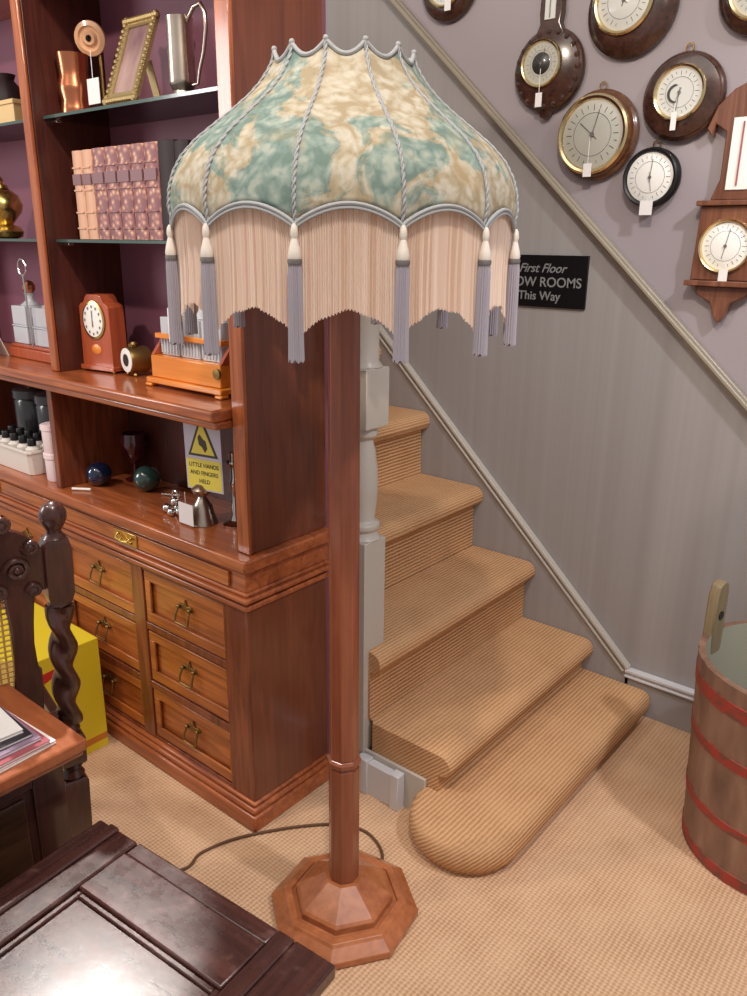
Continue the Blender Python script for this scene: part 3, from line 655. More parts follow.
MB().lathe([(.03, WZ), (.031, WZ+.005), (.012, WZ+.014), (.007, WZ+.03), (.01, WZ+.05), (.006, WZ+.06), (.006, WZ+.1), (.012, WZ+.11), (.006, WZ+.12), (.008, WZ+.15), (.018, WZ+.16), (.018, WZ+.165), (.009, WZ+.167), (.01, WZ+.185), (.001, WZ+.185)], (-1.43, 1.2, 0), 28).build('body', 'silver', t)
# warning sign propped up
t = empty('warning_sign', 'white and yellow printed warning sign hanging below the ledge edge', 'sign', (-1.6, 1.16, .77))
# card panel: plane tilted, facing the room
sw, sh = .118, .195
Ms = Matrix.Translation((-1.487, 1.155, 1.0135)) @ Matrix.Rotation(rad(8), 4, 'Z') @ Matrix.Rotation(rad(-1), 4, 'Y')
MB().box(-sw/2, sw/2, 0, .002, -sh, 0).xf(Ms).build('board', 'signw', t, smooth=0)
MB().box(-sw/2+.004, sw/2-.004, -.0006, 0, -sh+.004, -sh*.60).xf(Ms).build('yellow_band', 'signy', t, smooth=0)
m = MB().prism([(-.048, -sh*.56), (.048, -sh*.56), (0, -.006)], -.0008, 0, 'y'); m.xf(Ms).build('triangle', 'print', t, smooth=0)
m = MB().prism([(-.038, -sh*.56+.006), (.038, -sh*.56+.006), (0, -.022)], -.0012, -.0008, 'y'); m.xf(Ms).build('triangle', 'signy', t, smooth=0)
m = MB().prism([(-.013, -.062), (-.006, -.054), (.002, -.064), (.012, -.07), (.016, -.088), (.008, -.098), (.0, -.086), (-.01, -.08)], -.0018, -.0012, 'y'); m.xf(Ms).build('symbol', 'print', t, smooth=0)
Mt = Ms @ Matrix.Rotation(pi/2, 4, 'X')
text_mesh('lettering', [('LITTLE HANDS', 0, -sh*.70, .0145, 0, 'CENTER'), ('AND FINGERS', 0, -sh*.80, .0145, 0, 'CENTER'), ('HELD', 0, -sh*.905, .0145, 0, 'CENTER')], 'print', Ms @ Matrix.Translation((0, -.0008, 0)) @ Matrix.Rotation(pi/2, 4, 'X'), t, .0003)
# pink pots stacked (two)
t1 = empty('lidded_pot', 'pale pink pot standing on the worktop, under another pot', 'pot', (-2.115, 1.12, WZ), group='stacked pale pink pots')
MB().lathe([(.031, 0), (.033, .004), (.034, .068)], (0, 0, 0), 28).build('body', 'pink', t1, local=True); MB().lathe([(.037, .0683), (.037, .081), (.033, .083)], (0, 0, 0), 28).build('lid', 'pink', t1, local=True)
t2 = copy_tree(t1, (-2.115, 1.12, WZ+.0835)); t2['label'] = 'white-lidded pink pot on top of the other pink pot'
# basket of black-capped bottles
t = empty('white_basket', 'white plastic basket holding small bottles at the left of the worktop', 'basket', (-2.32, 1.12, WZ))
m = MB(); x0, x1, y0, y1 = -2.48, -2.195, 1.075, 1.185; zt = WZ+.075
def rr(ins, z): return [(x0+ins+.01, y0+ins, z), (x1-ins-.01, y0+ins, z), (x1-ins, y0+ins+.01, z), (x1-ins, y1-ins-.01, z), (x1-ins-.01, y1-ins, z), (x0+ins+.01, y1-ins, z), (x0+ins, y1-ins-.01, z), (x0+ins, y0+ins+.01, z)]
m.loops([rr(.008, WZ), rr(.001, zt-.008), rr(-.003, zt-.008), rr(-.003, zt), rr(.003, zt), rr(.010, WZ+.004)]); m.build('body', 'clear', t, bev=.001)
bt = None; k = 0
bl = ['at the front right corner', 'second along the front', 'third along the front', 'fourth along the front', 'at the front left', 'at the back right corner', 'second along the back', 'third along the back', 'fourth along the back', 'at the back left']
for j, yy in enumerate((1.107, 1.153)):
    for i in range(5):
        x = -2.229-i*.052
        if bt is None:
            bt = empty('bottle', '', 'bottle', (x, yy, WZ+.0045), group='black capped bottles in the white basket')
            MB().lathe([(.018, 0), (.02, .003), (.02, .07), (.01, .08)], (0, 0, 0), 20).build('body', 'clear', bt, local=True)
            MB().lathe([(.0125, .0803), (.0125, .10), (.011, .102)], (0, 0, 0), 20).build('cap', 'black', bt, local=True); o = bt
        else: o = copy_tree(bt, (x, yy, WZ+.0045))
        o['label'] = 'black-capped white bottle in the basket, '+bl[k]; k += 1
# two dark jars behind
j1 = None
for i, (x, lb) in enumerate(((-2.20, 'dark storage jar behind the pink pots'), (-2.34, 'dark storage jar behind the middle of the bottle basket'), (-2.48, 'dark storage jar at the far left behind the basket'))):
    if j1 is None:
        j1 = empty('storage_jar', lb, 'jar', (x, 1.25, WZ), group='dark jars at the back of the worktop')
        MB().lathe([(.05, 0), (.054, .005), (.054, .17), (.048, .18)], (0, 0, 0), 32).build('body', 'jar', j1, local=True)
        MB().lathe([(.057, .1803), (.057, .205), (.05, .21), (.012, .212), (.012, .225), (.004, .228)], (0, 0, 0), 32).build('lid', 'jar', j1, local=True)
    else: o = copy_tree(j1, (x, 1.25, WZ)); o['label'] = lb

# ------------------------------------------------------------------ floor lamp
LX, LY = -.918, 1.029
lamp = empty('floor_lamp', 'tall octagonal wooden standard lamp with fringed tapestry shade', 'floor lamp', (LX, LY, 0))
ph = rad(-103)
def octo(prof, name, mt, bev):
    return MB().lathe(prof, (LX, LY, 0), 8, 'z', True, ph).build(name, mt, lamp, bev=bev, smooth=0)
octo([(.160, 0), (.164, .004), (.164, .018), (.140, .034), (.134, .040), (.118, .040), (.117, .034), (.108, .034), (.108, .050), (.102, .055), (.042, .094), (.036, .094)], 'base', 'lamp_b', .0015)
octo([(.033, .0945), (.033, .372), (.03, .38)], 'lower_pole', 'lamp_w', .002)
octo([(.031, .3803), (.036, .383), (.036, .392), (.031, .398)], 'collar', 'lamp_w', .0015)
octo([(.031, .3983), (.030, .9), (.0285, 1.36), (.02, 1.38)], 'upper_pole', 'lamp_w', .002)
MB().lathe([(.012, 1.3803), (.016, 1.39), (.016, 1.44), (.02, 1.445), (.02, 1.49), (.012, 1.50)], (LX, LY, 0), 20).build('bulb_holder', 'brass', lamp)
cordp = [(-1.40, .74), (-1.32, .80), (-1.273, .873), (-1.285, .925), (-1.262, 1.005), (-1.21, 1.09), (-1.155, 1.16), (-1.10, 1.212), (-1.04, 1.236), (-.99, 1.228), (-.952, 1.205), (-.935, 1.18)]
def crom(P, n=6):
    out = []
    for i in range(len(P)-1):
        a, b, c, d = (Vector(P[max(i-1, 0)]), Vector(P[i]), Vector(P[i+1]), Vector(P[min(i+2, len(P)-1)]))
        for k in range(n):
            t = k/n; out.append(.5*((2*b)+(c-a)*t+(2*a-5*b+4*c-d)*t*t+(3*b-3*c+d-a)*t**3))
    out.append(Vector(P[-1])); return out
MB().tube([(p.x, p.y, .0045) for p in crom([(x, y, 0) for x, y in cordp])], .0036, 8).build('power_cord', 'cord', lamp)

SP = [(1.674, .109), (1.662, .1115), (1.648, .119), (1.630, .132), (1.612, .149), (1.592, .173), (1.570, .202), (1.546, .233), (1.522, .256), (1.498, .270), (1.475, .277), (1.450, .2795), (1.423, .275)]
def srad(z):
    if z >= SP[0][0]: return SP[0][1]
    for (z1, r1), (z2, r2) in zip(SP[:-1], SP[1:]):
        if z2 <= z <= z1: return r1+(r2-r1)*(z1-z)/(z1-z2)
    return SP[-1][1]
NP = 12; A0 = math.atan2(-LY, -LX)          # towards the camera
RA = [A0+rad(1.4)+(k+.5)*2*pi/NP for k in range(NP)]
def prad(u, r):       # flat-ish panel between ribs, u in 0..1
    d = (u-.5)*2*pi/NP
    f = cos(pi/NP)/cos(d); return r*(1-(1-f)*.75)
def top(u): return 1.674-.018*sin(pi*u)
def bot(u): return 1.423+.027*sin(pi*u)**.8
shade = MB().grid(lambda u, v: (lambda a, z, r: (LX+r*cos(a), LY+r*sin(a), z))(0, 0, 0), 1, 1); shade.bm.free()
sm = MB(); sm.bm = bmesh.new(); NU, NV = 14, 26
for k in range(NP):
    a0 = RA[k]
    def fn(u, v):
        z = top(u)+(bot(u)-top(u))*v; r = prad(u, srad(z)); a = a0+u*2*pi/NP
        return (LX+r*cos(a), LY+r*sin(a), z)
    sm.grid(fn, NU, NV)
bmesh.ops.remove_doubles(sm.bm, verts=sm.bm.verts, dist=1e-5)
sh = sm.build('lamp_shade', 'fabric', lamp, smooth=60)
s2 = sh.modifiers.new('thick', 'SOLIDIFY'); s2.thickness = .0015; s2.offset = -1
def pt(k, u, z, out=0):
    r = prad(u, srad(z))+out; a = RA[k % NP]+u*2*pi/NP; return (LX+r*cos(a), LY+r*sin(a), z)
for k in range(NP):
    # rib braid: fine double twisted cord
    m = MB(); P = []
    n = 90
    for j in range(n+1):
        z = 1.677+(1.419-1.677)*j/n; P.append(Vector(pt(k, 0, z, .0015)))
    for sgn in (0, pi):
        Q = []
        for j, p in enumerate(P):
            a = j*.9+sgn; ang = RA[k]
            Q.append(tuple(p+Vector((-sin(ang), cos(ang), 0))*.0016*cos(a)+Vector((cos(ang), sin(ang), 0))*.0012*sin(a)))
        m.tube(Q, .0017, 6)
    m.build('rib', 'braid', sh)
    # scalloped lower braid
    m = MB(); Q = [pt(k, j/28, bot(j/28)-.001, .003) for j in range(29)]; Q2 = [(q[0], q[1], q[2]-.005) for q in Q]
    m.tube(Q, .0029, 8); m.tube(Q2, .0024, 6)
    m.build('scalloped_braid', 'braid', sh)
    m = MB(); Q = [pt(k, j/16, top(j/16)+.001, .001) for j in range(17)]
    m.tube(Q, .0034, 8); m.sphere(pt(k, 0, 1.677, .001), .0045, 10); m.build('top_braid', 'braid', sh)
    # silk fringe: pleated curtain of strands
    m = MB(); ns = 84
    def ff(u, v):
        j = int(round(u*ns)); zt = bot(u)-.005
        zb = 1.268+.042*sin(pi*u)**.8+.002*sin(u*2*pi*3+k)*sin(pi*u)+.002*sin(j*2.3)
        z = zt+(zb-zt)*v
        r = prad(u, srad(max(zt, 1.43)))-.002+(.0011 if j % 2 else -.0011)+.002*sin(u*37+k)*v-.006*v*(1-v)
        a = RA[k]+u*2*pi/NP; return (LX+r*cos(a), LY+r*sin(a), z)
    m.grid(ff, ns, 8); rnd = random.Random(k); tint = [rnd.choice((0, 0, 1, 2)) for _ in range(ns)]
    for q, f in enumerate(m.bm.faces): f.material_index = tint[q % ns]
    m.build('fringe', ['fringe', 'fringe_b', 'fringe_c'], sh, smooth=0, fix=False)
    # tassel at each rib
    p = Vector(pt(k, 0, 1.423, .006)); m = MB(); c = (p.x, p.y, 0)
    m.mat(1).lathe([(.002, 1.423), (.0045, 1.418), (.0055, 1.410), (.004, 1.404), (.0055, 1.399), (.008, 1.390), (.0095, 1.382), (.0088, 1.378)], c, 20)
    m.mat(2).lathe([(.0095, 1.378), (.0102, 1.375), (.0095, 1.371)], c, 20)
    m.mat(0)
    rings = []
    for (r, z) in ((.0080, 1.371), (.0088, 1.36), (.0094, 1.32), (.0098, 1.27), (.0104, 1.242)):
        rings.append([(c[0]+(r+(.0011 if i % 2 else -.0006))*cos(2*pi*i/36), c[1]+(r+(.0011 if i % 2 else -.0006))*sin(2*pi*i/36), z+(.0025*sin(i*5.1) if z < 1.25 else 0)) for i in range(36)])
    m.loops(rings); m.build('tassel', ['tassel', 'tcap', 'ink'], sh, smooth=30)
# spider that carries the shade
m = MB()
for k in range(6):
    a = RA[2*k]; m.tube([(LX, LY, 1.495), (LX+.109*cos(a), LY+.109*sin(a), 1.668)], .002, 6)
m.lathe([(.018, 1.488), (.02, 1.494), (.018, 1.50)], (LX, LY, 0), 16); m.build('spider_frame', 'brass_d', sh)

# ------------------------------------------------------------------ barrel
BX, BY = -.245, 1.85
t = empty('wooden_bucket', 'coopered wooden barrel with worn red hoops and an upright stave lug', 'barrel', (BX, BY, 0))
NS = 20
def brad(z): return .204+.026*z/.5
body = MB()
zs_ = [0, .02, .1, .2, .3, .4, .48, .5]
outer = []
for z in zs_:
    ring = []
    for i in range(NS*6):
        f = (i % 6)/6; g = -.0025 if (i % 6 == 0) else 0
        a = 2*pi*i/(NS*6); r = brad(z)+g; ring.append((BX+r*cos(a), BY+r*sin(a), z))
    outer.append(ring)
inner = [[(BX+(brad(z)-.016)*cos(2*pi*i/(NS*6)), BY+(brad(z)-.016)*sin(2*pi*i/(NS*6)), z) for i in range(NS*6)] for z in (.5, .3, .06)]
body.loops(outer+inner[:1], cap=False); body.bm.faces.new
body.build('staves', 'barrel', t, smooth=50)
ib = MB(); ib.loops(inner, cap=False); ib.lathe([(.19, .05), (.192, .06)], (BX, BY, 0), 60); ib.build('lining', 'barrel_in', t, smooth=50)
for z0, z1 in ((.425, .462), (.300, .328), (.135, .160), (.002, .035)):
    MB().lathe([(brad(z0)-.001, z0), (brad(z0)+.002, z0+.002), (brad(z1)+.002, z1-.002), (brad(z1)-.001, z1)], (BX, BY, 0), 80, 'z', cap=False).build('hoop', 'tooth', t, smooth=40)
# lug
la = rad(170); 
m = MB(); w = .028
poly = [(-w, .44), (w, .44), (w, .60), (w*.7, .625), (0, .635), (-w*.7, .625), (-w, .60)]
m.prism(poly, -.014, .012, 'y'); m.xf(Matrix.Translation((BX+.222*cos(la), BY+.222*sin(la), 0)) @ Matrix.Rotation(la+pi/2, 4, 'Z')); m.build('lug', 'bhandle', t, bev=.004)
m = MB().lathe([(.011, -.016), (.011, -.0145)], (0, 0, .545), 20, 'y').lathe([(.011, .0125), (.011, .0145)], (0, 0, .545), 20, 'y'); m.xf(Matrix.Translation((BX+.222*cos(la), BY+.222*sin(la), 0)) @ Matrix.Rotation(la+pi/2, 4, 'Z')); m.build('rope_hole', 'black', t)

# ------------------------------------------------------------------ coffer
ct = empty('oak_coffer', 'low dark oak coffer with glossy framed panel lid in the foreground corner', 'chest', (-1.075, .572, 0), rad(5.3))
# local frame: +x along back edge, -y to the viewer
CW, CD, CH = .510, .52, .45
def cbox(*a): return MB().box(*a)
def cl(m, name, mt, bev): return m.build(name, mt, ct, bev=bev, local=True)
fr = .118
cl(MB().box(.102, CW-.104, -fr, -.03, CH-.026, CH).box(.102, CW-.104, -.030, 0, CH-.028, CH-.003), 'lid_rail', 'coffer', .003)
cl(MB().box(.0, .030, -CD, 0, CH-.03, CH-.004).box(.030, .052, -CD, 0, CH-.026, CH+.003).box(.052, .100, -CD, -.002, CH-.026, CH-.001), 'lid_rail', 'coffer_y', .004)
cl(MB().box(CW-.102, CW-.072, -CD, -.001, CH-.026, CH).box(CW-.072, CW, -CD, 0, CH-.026, CH-.002), 'lid_rail', 'coffer_y', .003)
cl(MB().box(.102, CW-.104, -CD, -CD+fr, CH-.026, CH), 'lid_rail', 'coffer', .003)
cl(MB().box(.103, .112, -CD+fr, -fr, CH-.026, CH-.006).box(CW-.114, CW-.105, -CD+fr, -fr, CH-.026, CH-.006).box(.112, CW-.114, -fr-.009, -fr-.0005, CH-.026, CH-.006), 'panel_moulding', 'coffer', .002)
cl(MB().box(.112, CW-.114, -CD+fr+.001, -fr-.0095, CH-.026, CH-.011), 'lid_panel', 'coffer', .001)
cl(MB().box(.02, CW-.02, -CD+.02, -.02, .04, CH-.0305).box(.015, .075, -CD+.015, -CD+.075, 0, .04).box(CW-.075, CW-.015, -CD+.015, -CD+.075, 0, .04).box(.015, .075, -.075, -.015, 0, .04).box(CW-.075, CW-.015, -.075, -.015, 0, .04), 'body', 'oak', .003)

# ------------------------------------------------------------------ low desk with magazines
dk = empty('low_table', 'low dark cupboard with an orange-brown wooden top at the left edge', 'table', (-1.25, .35, 0))
MB().box(-1.365, -1.091, .02, .573, .578, .60).box(-1.36, -1.096, .025, .568, .568, .578).build('table_top', 'desk', dk, bev=.004)
m = MB().box(-1.35, -1.138, .05, .545, .0, .5675).box(-1.138, -1.130, .05, .105, .01, .5675).box(-1.138, -1.130, .49, .545, .01, .5675).box(-1.138, -1.130, .105, .49, .53, .5675).box(-1.138, -1.130, .105, .49, .01, .06)
m.build('cupboard_body', 'oak', dk, bev=.002)
MAT['burr'] = wood('figured_panel', (40, 24, 16), (82, 52, 34), .35, (3, 3, 10))
MB().box(-1.138, -1.133, .12, .475, .075, .515).build('side_panel', 'burr', dk, bev=.002)
mz = [('white', 'white magazine at the bottom of the pile on the low table', .0), ('mag_red', 'dusty red magazine in the pile on the low table', .004), ('purple', 'mauve magazine in the middle of the pile on the low table', -.004), ('mag_k', 'dark-covered magazine near the top of the pile', -.012), ('white', 'white magazine lying on top of the pile', -.022)]
z = .6005
for i, (mt, lb, dx) in enumerate(mz):
    o = empty('magazine', lb, 'magazine', (-1.22, .42, z), rad(4-2*i), group='magazines on the low table')
    MB().box(-.11+dx, .11+dx-i*.006, -.15, .105-i*.006, 0, .0009).box(-.11+dx, .11+dx-i*.006, -.15, .105-i*.006, .0051, .006).box(-.11+dx, -.109+dx, -.15, .105-i*.006, .0009, .0051).build('cover', mt, o, smooth=0, local=True)
    MB().box(-.109+dx, .109+dx-i*.006, -.149, .104-i*.006, .001, .005).build('pages', 'white', o, smooth=0, local=True)
    z += .0062

# ------------------------------------------------------------------ yellow box
yb = empty('yellow_box', 'big yellow cardboard box on the floor in front of the drawers', 'box', (-2.0, .9, 0))
MB().box(-2.22, -1.838, .80, 1.03, .0, .345).build('body', 'yellow', yb, bev=.001)
MB().box(-1.838, -1.8372, .80, 1.029, .025, .045).build('printed_band', 'orange', yb, smooth=0)
MB().prism([(.81, .27), (.83, .30), (.90, .305), (.94, .325), (.91, .29), (.87, .275), (.83, .26)], -1.838, -1.8372, 'x').build('printed_mark', 'red', yb, smooth=0)

# ------------------------------------------------------------------ cane-back chair
Wd = Vector((-.2425, -.9701, 0)); Fd = Vector((-.9701, .2425, 0)); CB = Vector((-1.417, .692, 0))
ch = empty('cane_back_chair', 'dark carved oak chair with barley-twist posts and cane back behind the low table', 'chair', tuple(CB))
RK = .14
def cpnt(w, z, f=0):       # point on the chair: w across, z up, f forward
    q = CB+Wd*w+Fd*f; rk = z/.95*RK
    q = q-Fd*rk; return Vector((q.x, q.y, z))
def sq_post(m, w, z0, z1, hw, chamfer=.006, f=0):
    rings = []
    for z, s in ((z0, .8), (z0+chamfer, 1), (z1-chamfer, 1), (z1, .8)):
        c = cpnt(w, z, f); rings.append([tuple(c+Wd*a*hw*s+Fd*b*hw*s) for a, b in ((-1, -1), (1, -1), (1, 1), (-1, 1))])
    m.loops(rings)
def twist_post(m, w, z0, z1, r, f=0, turns=3.5, n=60):
    rings = []
    for j in range(n+1):
        z = z0+(z1-z0)*j/n; c = cpnt(w, z, f); ph_ = 2*pi*turns*j/n; rings.append([tuple(c+Wd*cos(2*pi*i/20)*r*(1+.28*cos(2*(2*pi*i/20)-2*ph_))+Fd*sin(2*pi*i/20)*r*(1+.28*cos(2*(2*pi*i/20)-2*ph_))) for i in range(20)])
    m.loops(rings)
def round_post(m, w, prof, f=0):
    m.loops([[tuple(cpnt(w, z, f)+Wd*cos(2*pi*i/20)*r+Fd*sin(2*pi*i/20)*r) for i in range(20)] for r, z in prof])
def turned(name_w, f, back):
    m = MB(); w = name_w
    sq_post(m, w, .0, .04, .021, f=f); twist_post(m, w, .04, .155, .017, f, 1.1); round_post(m, w, [(.015, .15), (.022, .16), (.016, .172)], f)
    sq_post(m, w, .17, .325, .025, f=f); round_post(m, w, [(.018, .322), (.024, .333), (.016, .348), (.022, .358), (.018, .366)], f); sq_post(m, w, .364, .44, .024, f=f)
    if back:
        round_post(m, w, [(.016, .44), (.021, .452), (.015, .465)], f)
        twist_post(m, w, .465, .745, .0215, f, 1.6)
        round_post(m, w, [(.016, .742), (.022, .75), (.018, .76), (.02, .765)], f)
        sq_post(m, w, .755, .888, .0235, .020, f=f)
        round_post(m, w, [(.017, .882), (.021, .888), (.014, .896), (.013, .903), (.0185, .911), (.024, .925), (.0235, .938), (.017, .951), (.006, .958)], f)
    return m
CWd = .43
for w in (0, CWd): turned(w, 0, True).build('back_post', 'oak', ch, smooth=45)
for w in (.0, CWd): turned(w, .33, False).build('front_leg', 'oak', ch, smooth=45)
def bar(w0, w1, z0, z1, f0, f1, t=0):
    a = []
    rings = []
    for w in (w0, w1):
        rings.append([tuple(cpnt(w, z, f)) for z, f in ((z0, f0), (z1, f0), (z1, f1), (z0, f1))])
    return MB().loops(rings)
bar(.02, CWd-.02, .385, .43, -.012, .012).build('seat_rail', 'oak', ch, bev=.002)
bar(.02, CWd-.02, .385, .43, .318, .342).build('seat_rail', 'oak', ch, bev=.002)
for w in (0, CWd):
    c = [cpnt(w-.01, .385, .022), cpnt(w+.01, .385, .022), cpnt(w+.01, .385, .308), cpnt(w-.01, .385, .308)]
    MB().loops([[tuple(p) for p in c], [(p.x, p.y, .43) for p in c]]).build('seat_rail', 'oak', ch, bev=.002)
for f in (0, .33): bar(.02, CWd-.02, .23, .26, f-.01, f+.01).build('stretcher', 'oak', ch, bev=.002)
c = [cpnt(.01, .43, .0), cpnt(CWd-.01, .43, .0), cpnt(CWd-.01, .43, .375), cpnt(.01, .43, .375)]
c = [Vector((p.x, p.y, 0)) for p in (CB+Wd*.024+Fd*.014, CB+Wd*(CWd-.024)+Fd*.014, CB+Wd*(CWd-.024)+Fd*.305, CB+Wd*.024+Fd*.305)]
MB().loops([[(p.x, p.y, .431) for p in c], [(p.x, p.y, .445) for p in c]]).build('seat', 'cane', ch, bev=.004)
# inner back frame
for (a, b) in ((.048, .092), (CWd-.092, CWd-.048)):
    n = 8; m = MB(); rings = []
    for j in range(n+1):
        z = .50+.36*j/n; o = .004*sin(pi*j/n*3)
        rings.append([tuple(cpnt(a-o, z, -.010)), tuple(cpnt(b+o, z, -.010)), tuple(cpnt(b+o, z, .010)), tuple(cpnt(a-o, z, .010))])
    m.loops(rings).build('back_stile', 'oak', ch, bev=.003)
bar(.02, CWd-.02, .47, .50, -.01, .01).build('lower_back_rail', 'oak', ch, bev=.003)
# carved crest: arched board with scrolls
m = MB(); n = 28
def crest_top(u): return .872+.065*sin(pi*u)**.7+.012*abs(sin(pi*u*4))
def crest_bot(u): return .79-.012*abs(sin(pi*u*3))+.03*sin(pi*u)
rings = []
for j in range(n+1):
    u = j/n; w = .024+(CWd-.048)*u; zt_, zb_ = crest_top(u), crest_bot(u)
    rings.append([tuple(cpnt(w, zb_, -.011)), tuple(cpnt(w, zt_, -.011)), tuple(cpnt(w, zt_, .011)), tuple(cpnt(w, zb_, .011))])
m.loops(rings)
for (w, z, r, s) in ((.045, .882, .013, -1), (.088, .932, .014, 1), (.105, .805, .015, -1), (.045, .795, .012, 1), (.07, .842, .022, 1), (.11, .90, .016, -1), (.15, .85, .024, 1), (.19, .93, .018, 1), (.215, .87, .028, -1), (.24, .93, .018, -1), (.28, .85, .024, -1), (.32, .90, .016, 1), (.36, .835, .022, -1)):
    Q = []
    for q in range(22):
        a = s*q*.5; rad_ = r*(1-q/26); Q.append(tuple(cpnt(w+rad_*cos(a), z+rad_*sin(a), -.014)))
    m.tube(Q, .0055, 8)
    m.sphere(tuple(cpnt(w, z, -.014)), .008, 10)
m.build('crest_rail', 'oak', ch, smooth=45)
# cane lattice, one mesh with real openings
m = MB()
W0, W1, Z0, Z1 = .090, CWd-.090, .50, .80
nw = 20; nz_ = 26
for i in range(nw+1):
    w = W0+(W1-W0)*i/nw; m.tube([tuple(cpnt(w, Z0, 0)), tuple(cpnt(w, Z1, 0))], .0021, 5)
for j in range(nz_+1):
    z = Z0+(Z1-Z0)*j/nz_; m.tube([tuple(cpnt(W0, z, 0)), tuple(cpnt(W1, z, 0))], .0021, 5)
m.build('cane_panel', 'cane', ch)

# ------------------------------------------------------------------ wall-hung instruments
WY = YW+.0035
def dial_marks(parent, cx, cz, r, y, hand=(20, -60), dark=False):
    m = MB(); mt = 'ink'
    n = 24
    for k in range(n):
        if k == 12: continue
        a = 2*pi*k/n; L = .10 if k % 2 else .17
        p0 = (cx+r*.86*sin(a), cz+r*.86*cos(a)); p1 = (cx+r*(.86-L)*sin(a), cz+r*(.86-L)*cos(a))
        m.tube([(p0[0], y, p0[1]), (p1[0], y, p1[1])], r*.010, 4)
    m.tube([(cx+r*.62*cos(a), y, cz+r*.62*sin(a)) for a in [2*pi*k/32 for k in range(32)]], r*.007, 4, closed=True)
    m.build('scale_marks', mt, parent, smooth=0)
    m = MB()
    for ang, L, w in ((rad(hand[0]), .72, .013), (rad(hand[1]), .55, .011)):
        m.tube([(cx-r*.2*sin(ang), y-.001, cz-r*.2*cos(ang)), (cx+r*L*sin(ang), y-.001, cz+r*L*cos(ang))], r*w, 5)
    m.lathe([(r*.07, y-.003), (r*.07, y-.001)], (cx, 0, cz), 14, 'y'); m.build('hand', 'ink', parent, smooth=0)
def round_inst(name, label, cat, cx, cz, R, rd, wood_, dialc, thick=.034, ddx=0, ddz=0, face='dial', bezel='bezel', hands=(15, -50), tg=None, hook=True, group='round barometers hung on the stair wall', rim=None):
    t = empty(name, label, cat, (cx, WY, cz), group=group)
    y1 = WY-thick; dx, dz_ = cx+ddx, cz+ddz
    case = MB().lathe([(R*.96, WY-.0005), (R, WY-.006), (R, WY-thick*.45), (R*.955, WY-thick*.62), (R*.93, WY-thick*.66), (R*.9, WY-thick*.8), (max(rd*1.12, R*.6), y1), (.002, y1)], (cx, 0, cz), 56, 'y').build('case', wood_, t)
    MB().lathe([(rd*1.10, y1+.001), (rd*1.10, y1-.006), (rd*1.04, y1-.010), (rd*.97, y1-.008), (rd*.93, y1-.002)], (dx, 0, dz_), 56, 'y', cap=False).build('bezel', bezel, t)
    d = MB().lathe([(rd*.985, y1-.0004), (rd*.95, y1-.0022), (.002, y1-.0022)], (dx, 0, dz_), 48, 'y').build('dial', face, t)
    dial_marks(d, dx, dz_, rd*.95, y1-.0028, hands)
    if dialc:
        MB().lathe([(rd*dialc, y1-.0024), (rd*dialc*.9, y1-.0042), (.002, y1-.0042)], (dx, 0, dz_), 32, 'y').build('dial_centre', 'dial_k', d)
    if tg:
        tx, tz, tw, th, sl_ = tg; m = MB().box(tx-tw/2, tx+tw/2, y1-.0125, y1-.0115, tz-th, tz).tube([(tx, y1-.012, tz-.002), (tx, y1-.0118, tz+sl_)], .001, 6); m.build('price_tag', 'white', t, smooth=0)
    if hook:
        MB().tube([(cx+.010*cos(a), WY-.008, cz+R+.008+.010*sin(a)) for a in [2*pi*k/16 for k in range(16)]], .002, 6, closed=True).build('hanging_ring', 'brass_d', t)
    return t
round_inst('aneroid_barometer', 'dark round barometer cut off by the top edge, furthest left on the wall', 'barometer', -1.546, 2.128, .098, .06, 'baro', 0, tg=(-1.527, 2.085, .022, .034, .03))
# banjo
t = round_inst('banjo_barometer', 'carved dark banjo barometer with long neck and dark-centred brass dial', 'barometer', -1.198, 1.862, .107, .056, 'baro', .5, ddx=-.013, ddz=.016, face='dial_b', tg=(-1.206, 1.803, .020, .036, .06), hook=False)
m = MB().prism([(-.045, .085), (-.03, .115), (-.034, .14), (-.028, .3), (-.05, .34), (-.03, .4), (0, .43), (.03, .4), (.05, .34), (.028, .3), (.034, .14), (.03, .115), (.045, .085)], WY-.026, WY-.0005, 'y'); m.xf(Matrix.Translation((-1.198, 0, 1.862))); m.build('neck', 'baro', t, bev=.004)
m = MB().box(-1.214, -1.182, WY-.030, WY-.026, 1.985, 2.14); m.build('thermometer_plate', 'dial', t, bev=.001)
m = MB().tube([(-1.198, WY-.032, 1.99), (-1.198, WY-.032, 2.13)], .002, 6); m.build('tube', 'silver', t)
m = MB()
for k in range(20):
    a = 2*pi*k/20; m.sphere((-1.198+.092*sin(a), WY-.024, 1.862+.092*cos(a)), .009, 8)
m.prism([(-1.222, 1.768), (-1.175, 1.768), (-1.185, 1.745), (-1.198, 1.738), (-1.212, 1.745)], WY-.02, WY-.001, 'y')
m.build('carved_border', 'baro', t)
round_inst('aneroid_barometer', 'large dark round barometer cut by the top edge, right of the banjo barometer', 'barometer', -.972, 1.985, .120, .073, 'baro', 0, ddx=-.014, ddz=.012, hook=False)
round_inst('aneroid_barometer', 'walnut round barometer with wide silvered dial, below the banjo barometer', 'barometer', -1.034, 1.686, .114, .092, 'baro2', 0, ddx=-.006, face='dial_b', tg=(-1.041, 1.613, .024, .034, .065))
round_inst('aneroid_barometer', 'dark round barometer with small white dial and dark crescent slot, above the small one', 'barometer', -.812, 1.760, .104, .060, 'baro', 0, ddx=-.003, ddz=.008, tg=(-.818, 1.722, .014, .042, .02), hands=(185, 200))
cr = [o for o in COL.objects if o.name.startswith('aneroid_barometer') and abs(o.location.x+.812) < .001][0]
cres = []
for k in range(13):
    a = rad(100+160*k/12); cres.append((-.823+.022*cos(a), 1.766+.022*sin(a)))
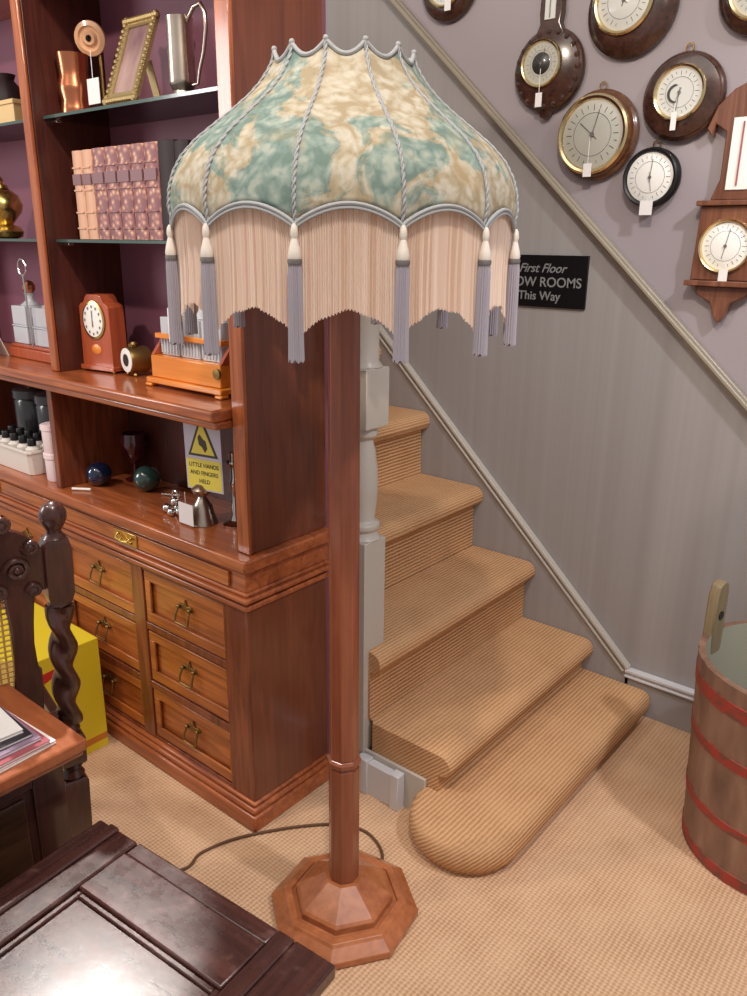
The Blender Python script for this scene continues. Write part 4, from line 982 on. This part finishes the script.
for k in range(13):
    a = rad(260-160*k/12); cres.append((-.815+.024*cos(a), 1.766+.0195*sin(a)))
MB().prism(cres, WY-.0385, WY-.0366, 'y').build('crescent', 'dial_k', cr, smooth=0)
round_inst('aneroid_barometer', 'smallest round barometer with plain white dial and thin black rim', 'barometer', -.868, 1.572, .0735, .066, 'black', 0, thick=.03, bezel='black', face='enamel', tg=(-.866, 1.514, .034, .036, .01), hands=(5, 170))
round_inst('aneroid_barometer', 'dark round barometer partly outside the top right corner', 'barometer', -.655, 1.975, .10, .066, 'baro', 0, hook=False)
# oak wall barometer at the right edge
t = empty('wall_barometer', 'carved oak wall barometer with cornice, thermometer and brass dial at the right edge', 'barometer', (-.635, WY, 1.45))
Mx = Matrix.Translation((-.648, 0, 0))
m = MB().prism([(-.082, 1.318), (.082, 1.318), (.076, 1.498), (-.076, 1.498)], WY-.035, WY-.0005, 'y').xf(Mx); m.build('lower_case', 'baro3', t, bev=.002)
m = MB().box(-.092, .092, WY-.05, WY-.0005, 1.303, 1.317).xf(Mx); m.build('shelf', 'baro3', t, bev=.002)
m = MB().prism([(-.07, 1.3028), (.07, 1.3028), (.06, 1.28), (.025, 1.262), (.012, 1.225), (0, 1.21), (-.012, 1.225), (-.025, 1.262), (-.06, 1.28)], WY-.03, WY-.0005, 'y').xf(Mx); m.build('pendant', 'baro3', t, bev=.003)
m = MB().box(-.086, .086, WY-.048, WY-.0005, 1.4985, 1.511).xf(Mx); m.build('cornice', 'baro3', t, bev=.002)
m = MB().prism([(-.06, 1.5115), (.06, 1.5115), (.05, 1.54), (.042, 1.56), (.042, 1.67), (.07, 1.69), (.075, 1.66), (.09, 1.68), (.07, 1.73), (.035, 1.765), (0, 1.78), (-.035, 1.765), (-.07, 1.73), (-.09, 1.68), (-.075, 1.66), (-.07, 1.69), (-.042, 1.67), (-.042, 1.56), (-.05, 1.54)], WY-.028, WY-.0005, 'y').xf(Mx); m.build('upper_case', 'baro3', t, bev=.003)
tp_ = MB().box(-.026, .026, WY-.0315, WY-.028, 1.535, 1.70).xf(Mx).build('thermometer_plate', 'enamel', t, bev=.001)
m = MB().tube([(0, WY-.034, 1.545), (0, WY-.034, 1.69)], .0022, 6).xf(Mx); m.build('tube', 'mag_red', tp_)
dx, dz_, rd = -.651, 1.402, .062; y1 = WY-.035
MB().lathe([(rd*1.08, y1+.001), (rd*1.08, y1-.006), (rd*1.03, y1-.012), (rd*.97, y1-.010), (rd*.93, y1-.002)], (dx, 0, dz_), 56, 'y', cap=False).build('bezel', 'bezel', t)
d = MB().lathe([(rd*.985, y1-.0004), (rd*.95, y1-.0022), (.002, y1-.0022)], (dx, 0, dz_), 48, 'y').build('dial', 'enamel', t)
dial_marks(d, dx, dz_, rd*.95, y1-.0028, (10, 190))
m = MB().box(-.655, -.633, y1-.0135, y1-.0125, 1.306, 1.345).tube([(-.644, y1-.013, 1.343), (-.644, y1-.013, 1.36)], .001, 6); m.build('price_tag', 'white', t, smooth=0)

# ------------------------------------------------------------------ black direction plaque
t = empty('direction_sign', 'black plaque with grey lettering screwed to the grey wall behind the lampshade', 'sign', (-1.18, YW, 1.295))
MB().box(-1.332, -1.028, YW-.008, YW-.0002, 1.221, 1.371).build('plaque', 'signk', t, bev=.001)
text_mesh('lettering', [('First Floor', .006, .027, .036, .35, 'CENTER'), ('SHOW ROOMS', .004, -.014, .039, 0, 'CENTER'), ('This Way', .002, -.053, .036, .0, 'CENTER')], 'letters', facing(-1.18, YW-.0086, 1.295), t, .0004)

# haze-free scene: no volume
print('objects', len(bpy.data.objects))
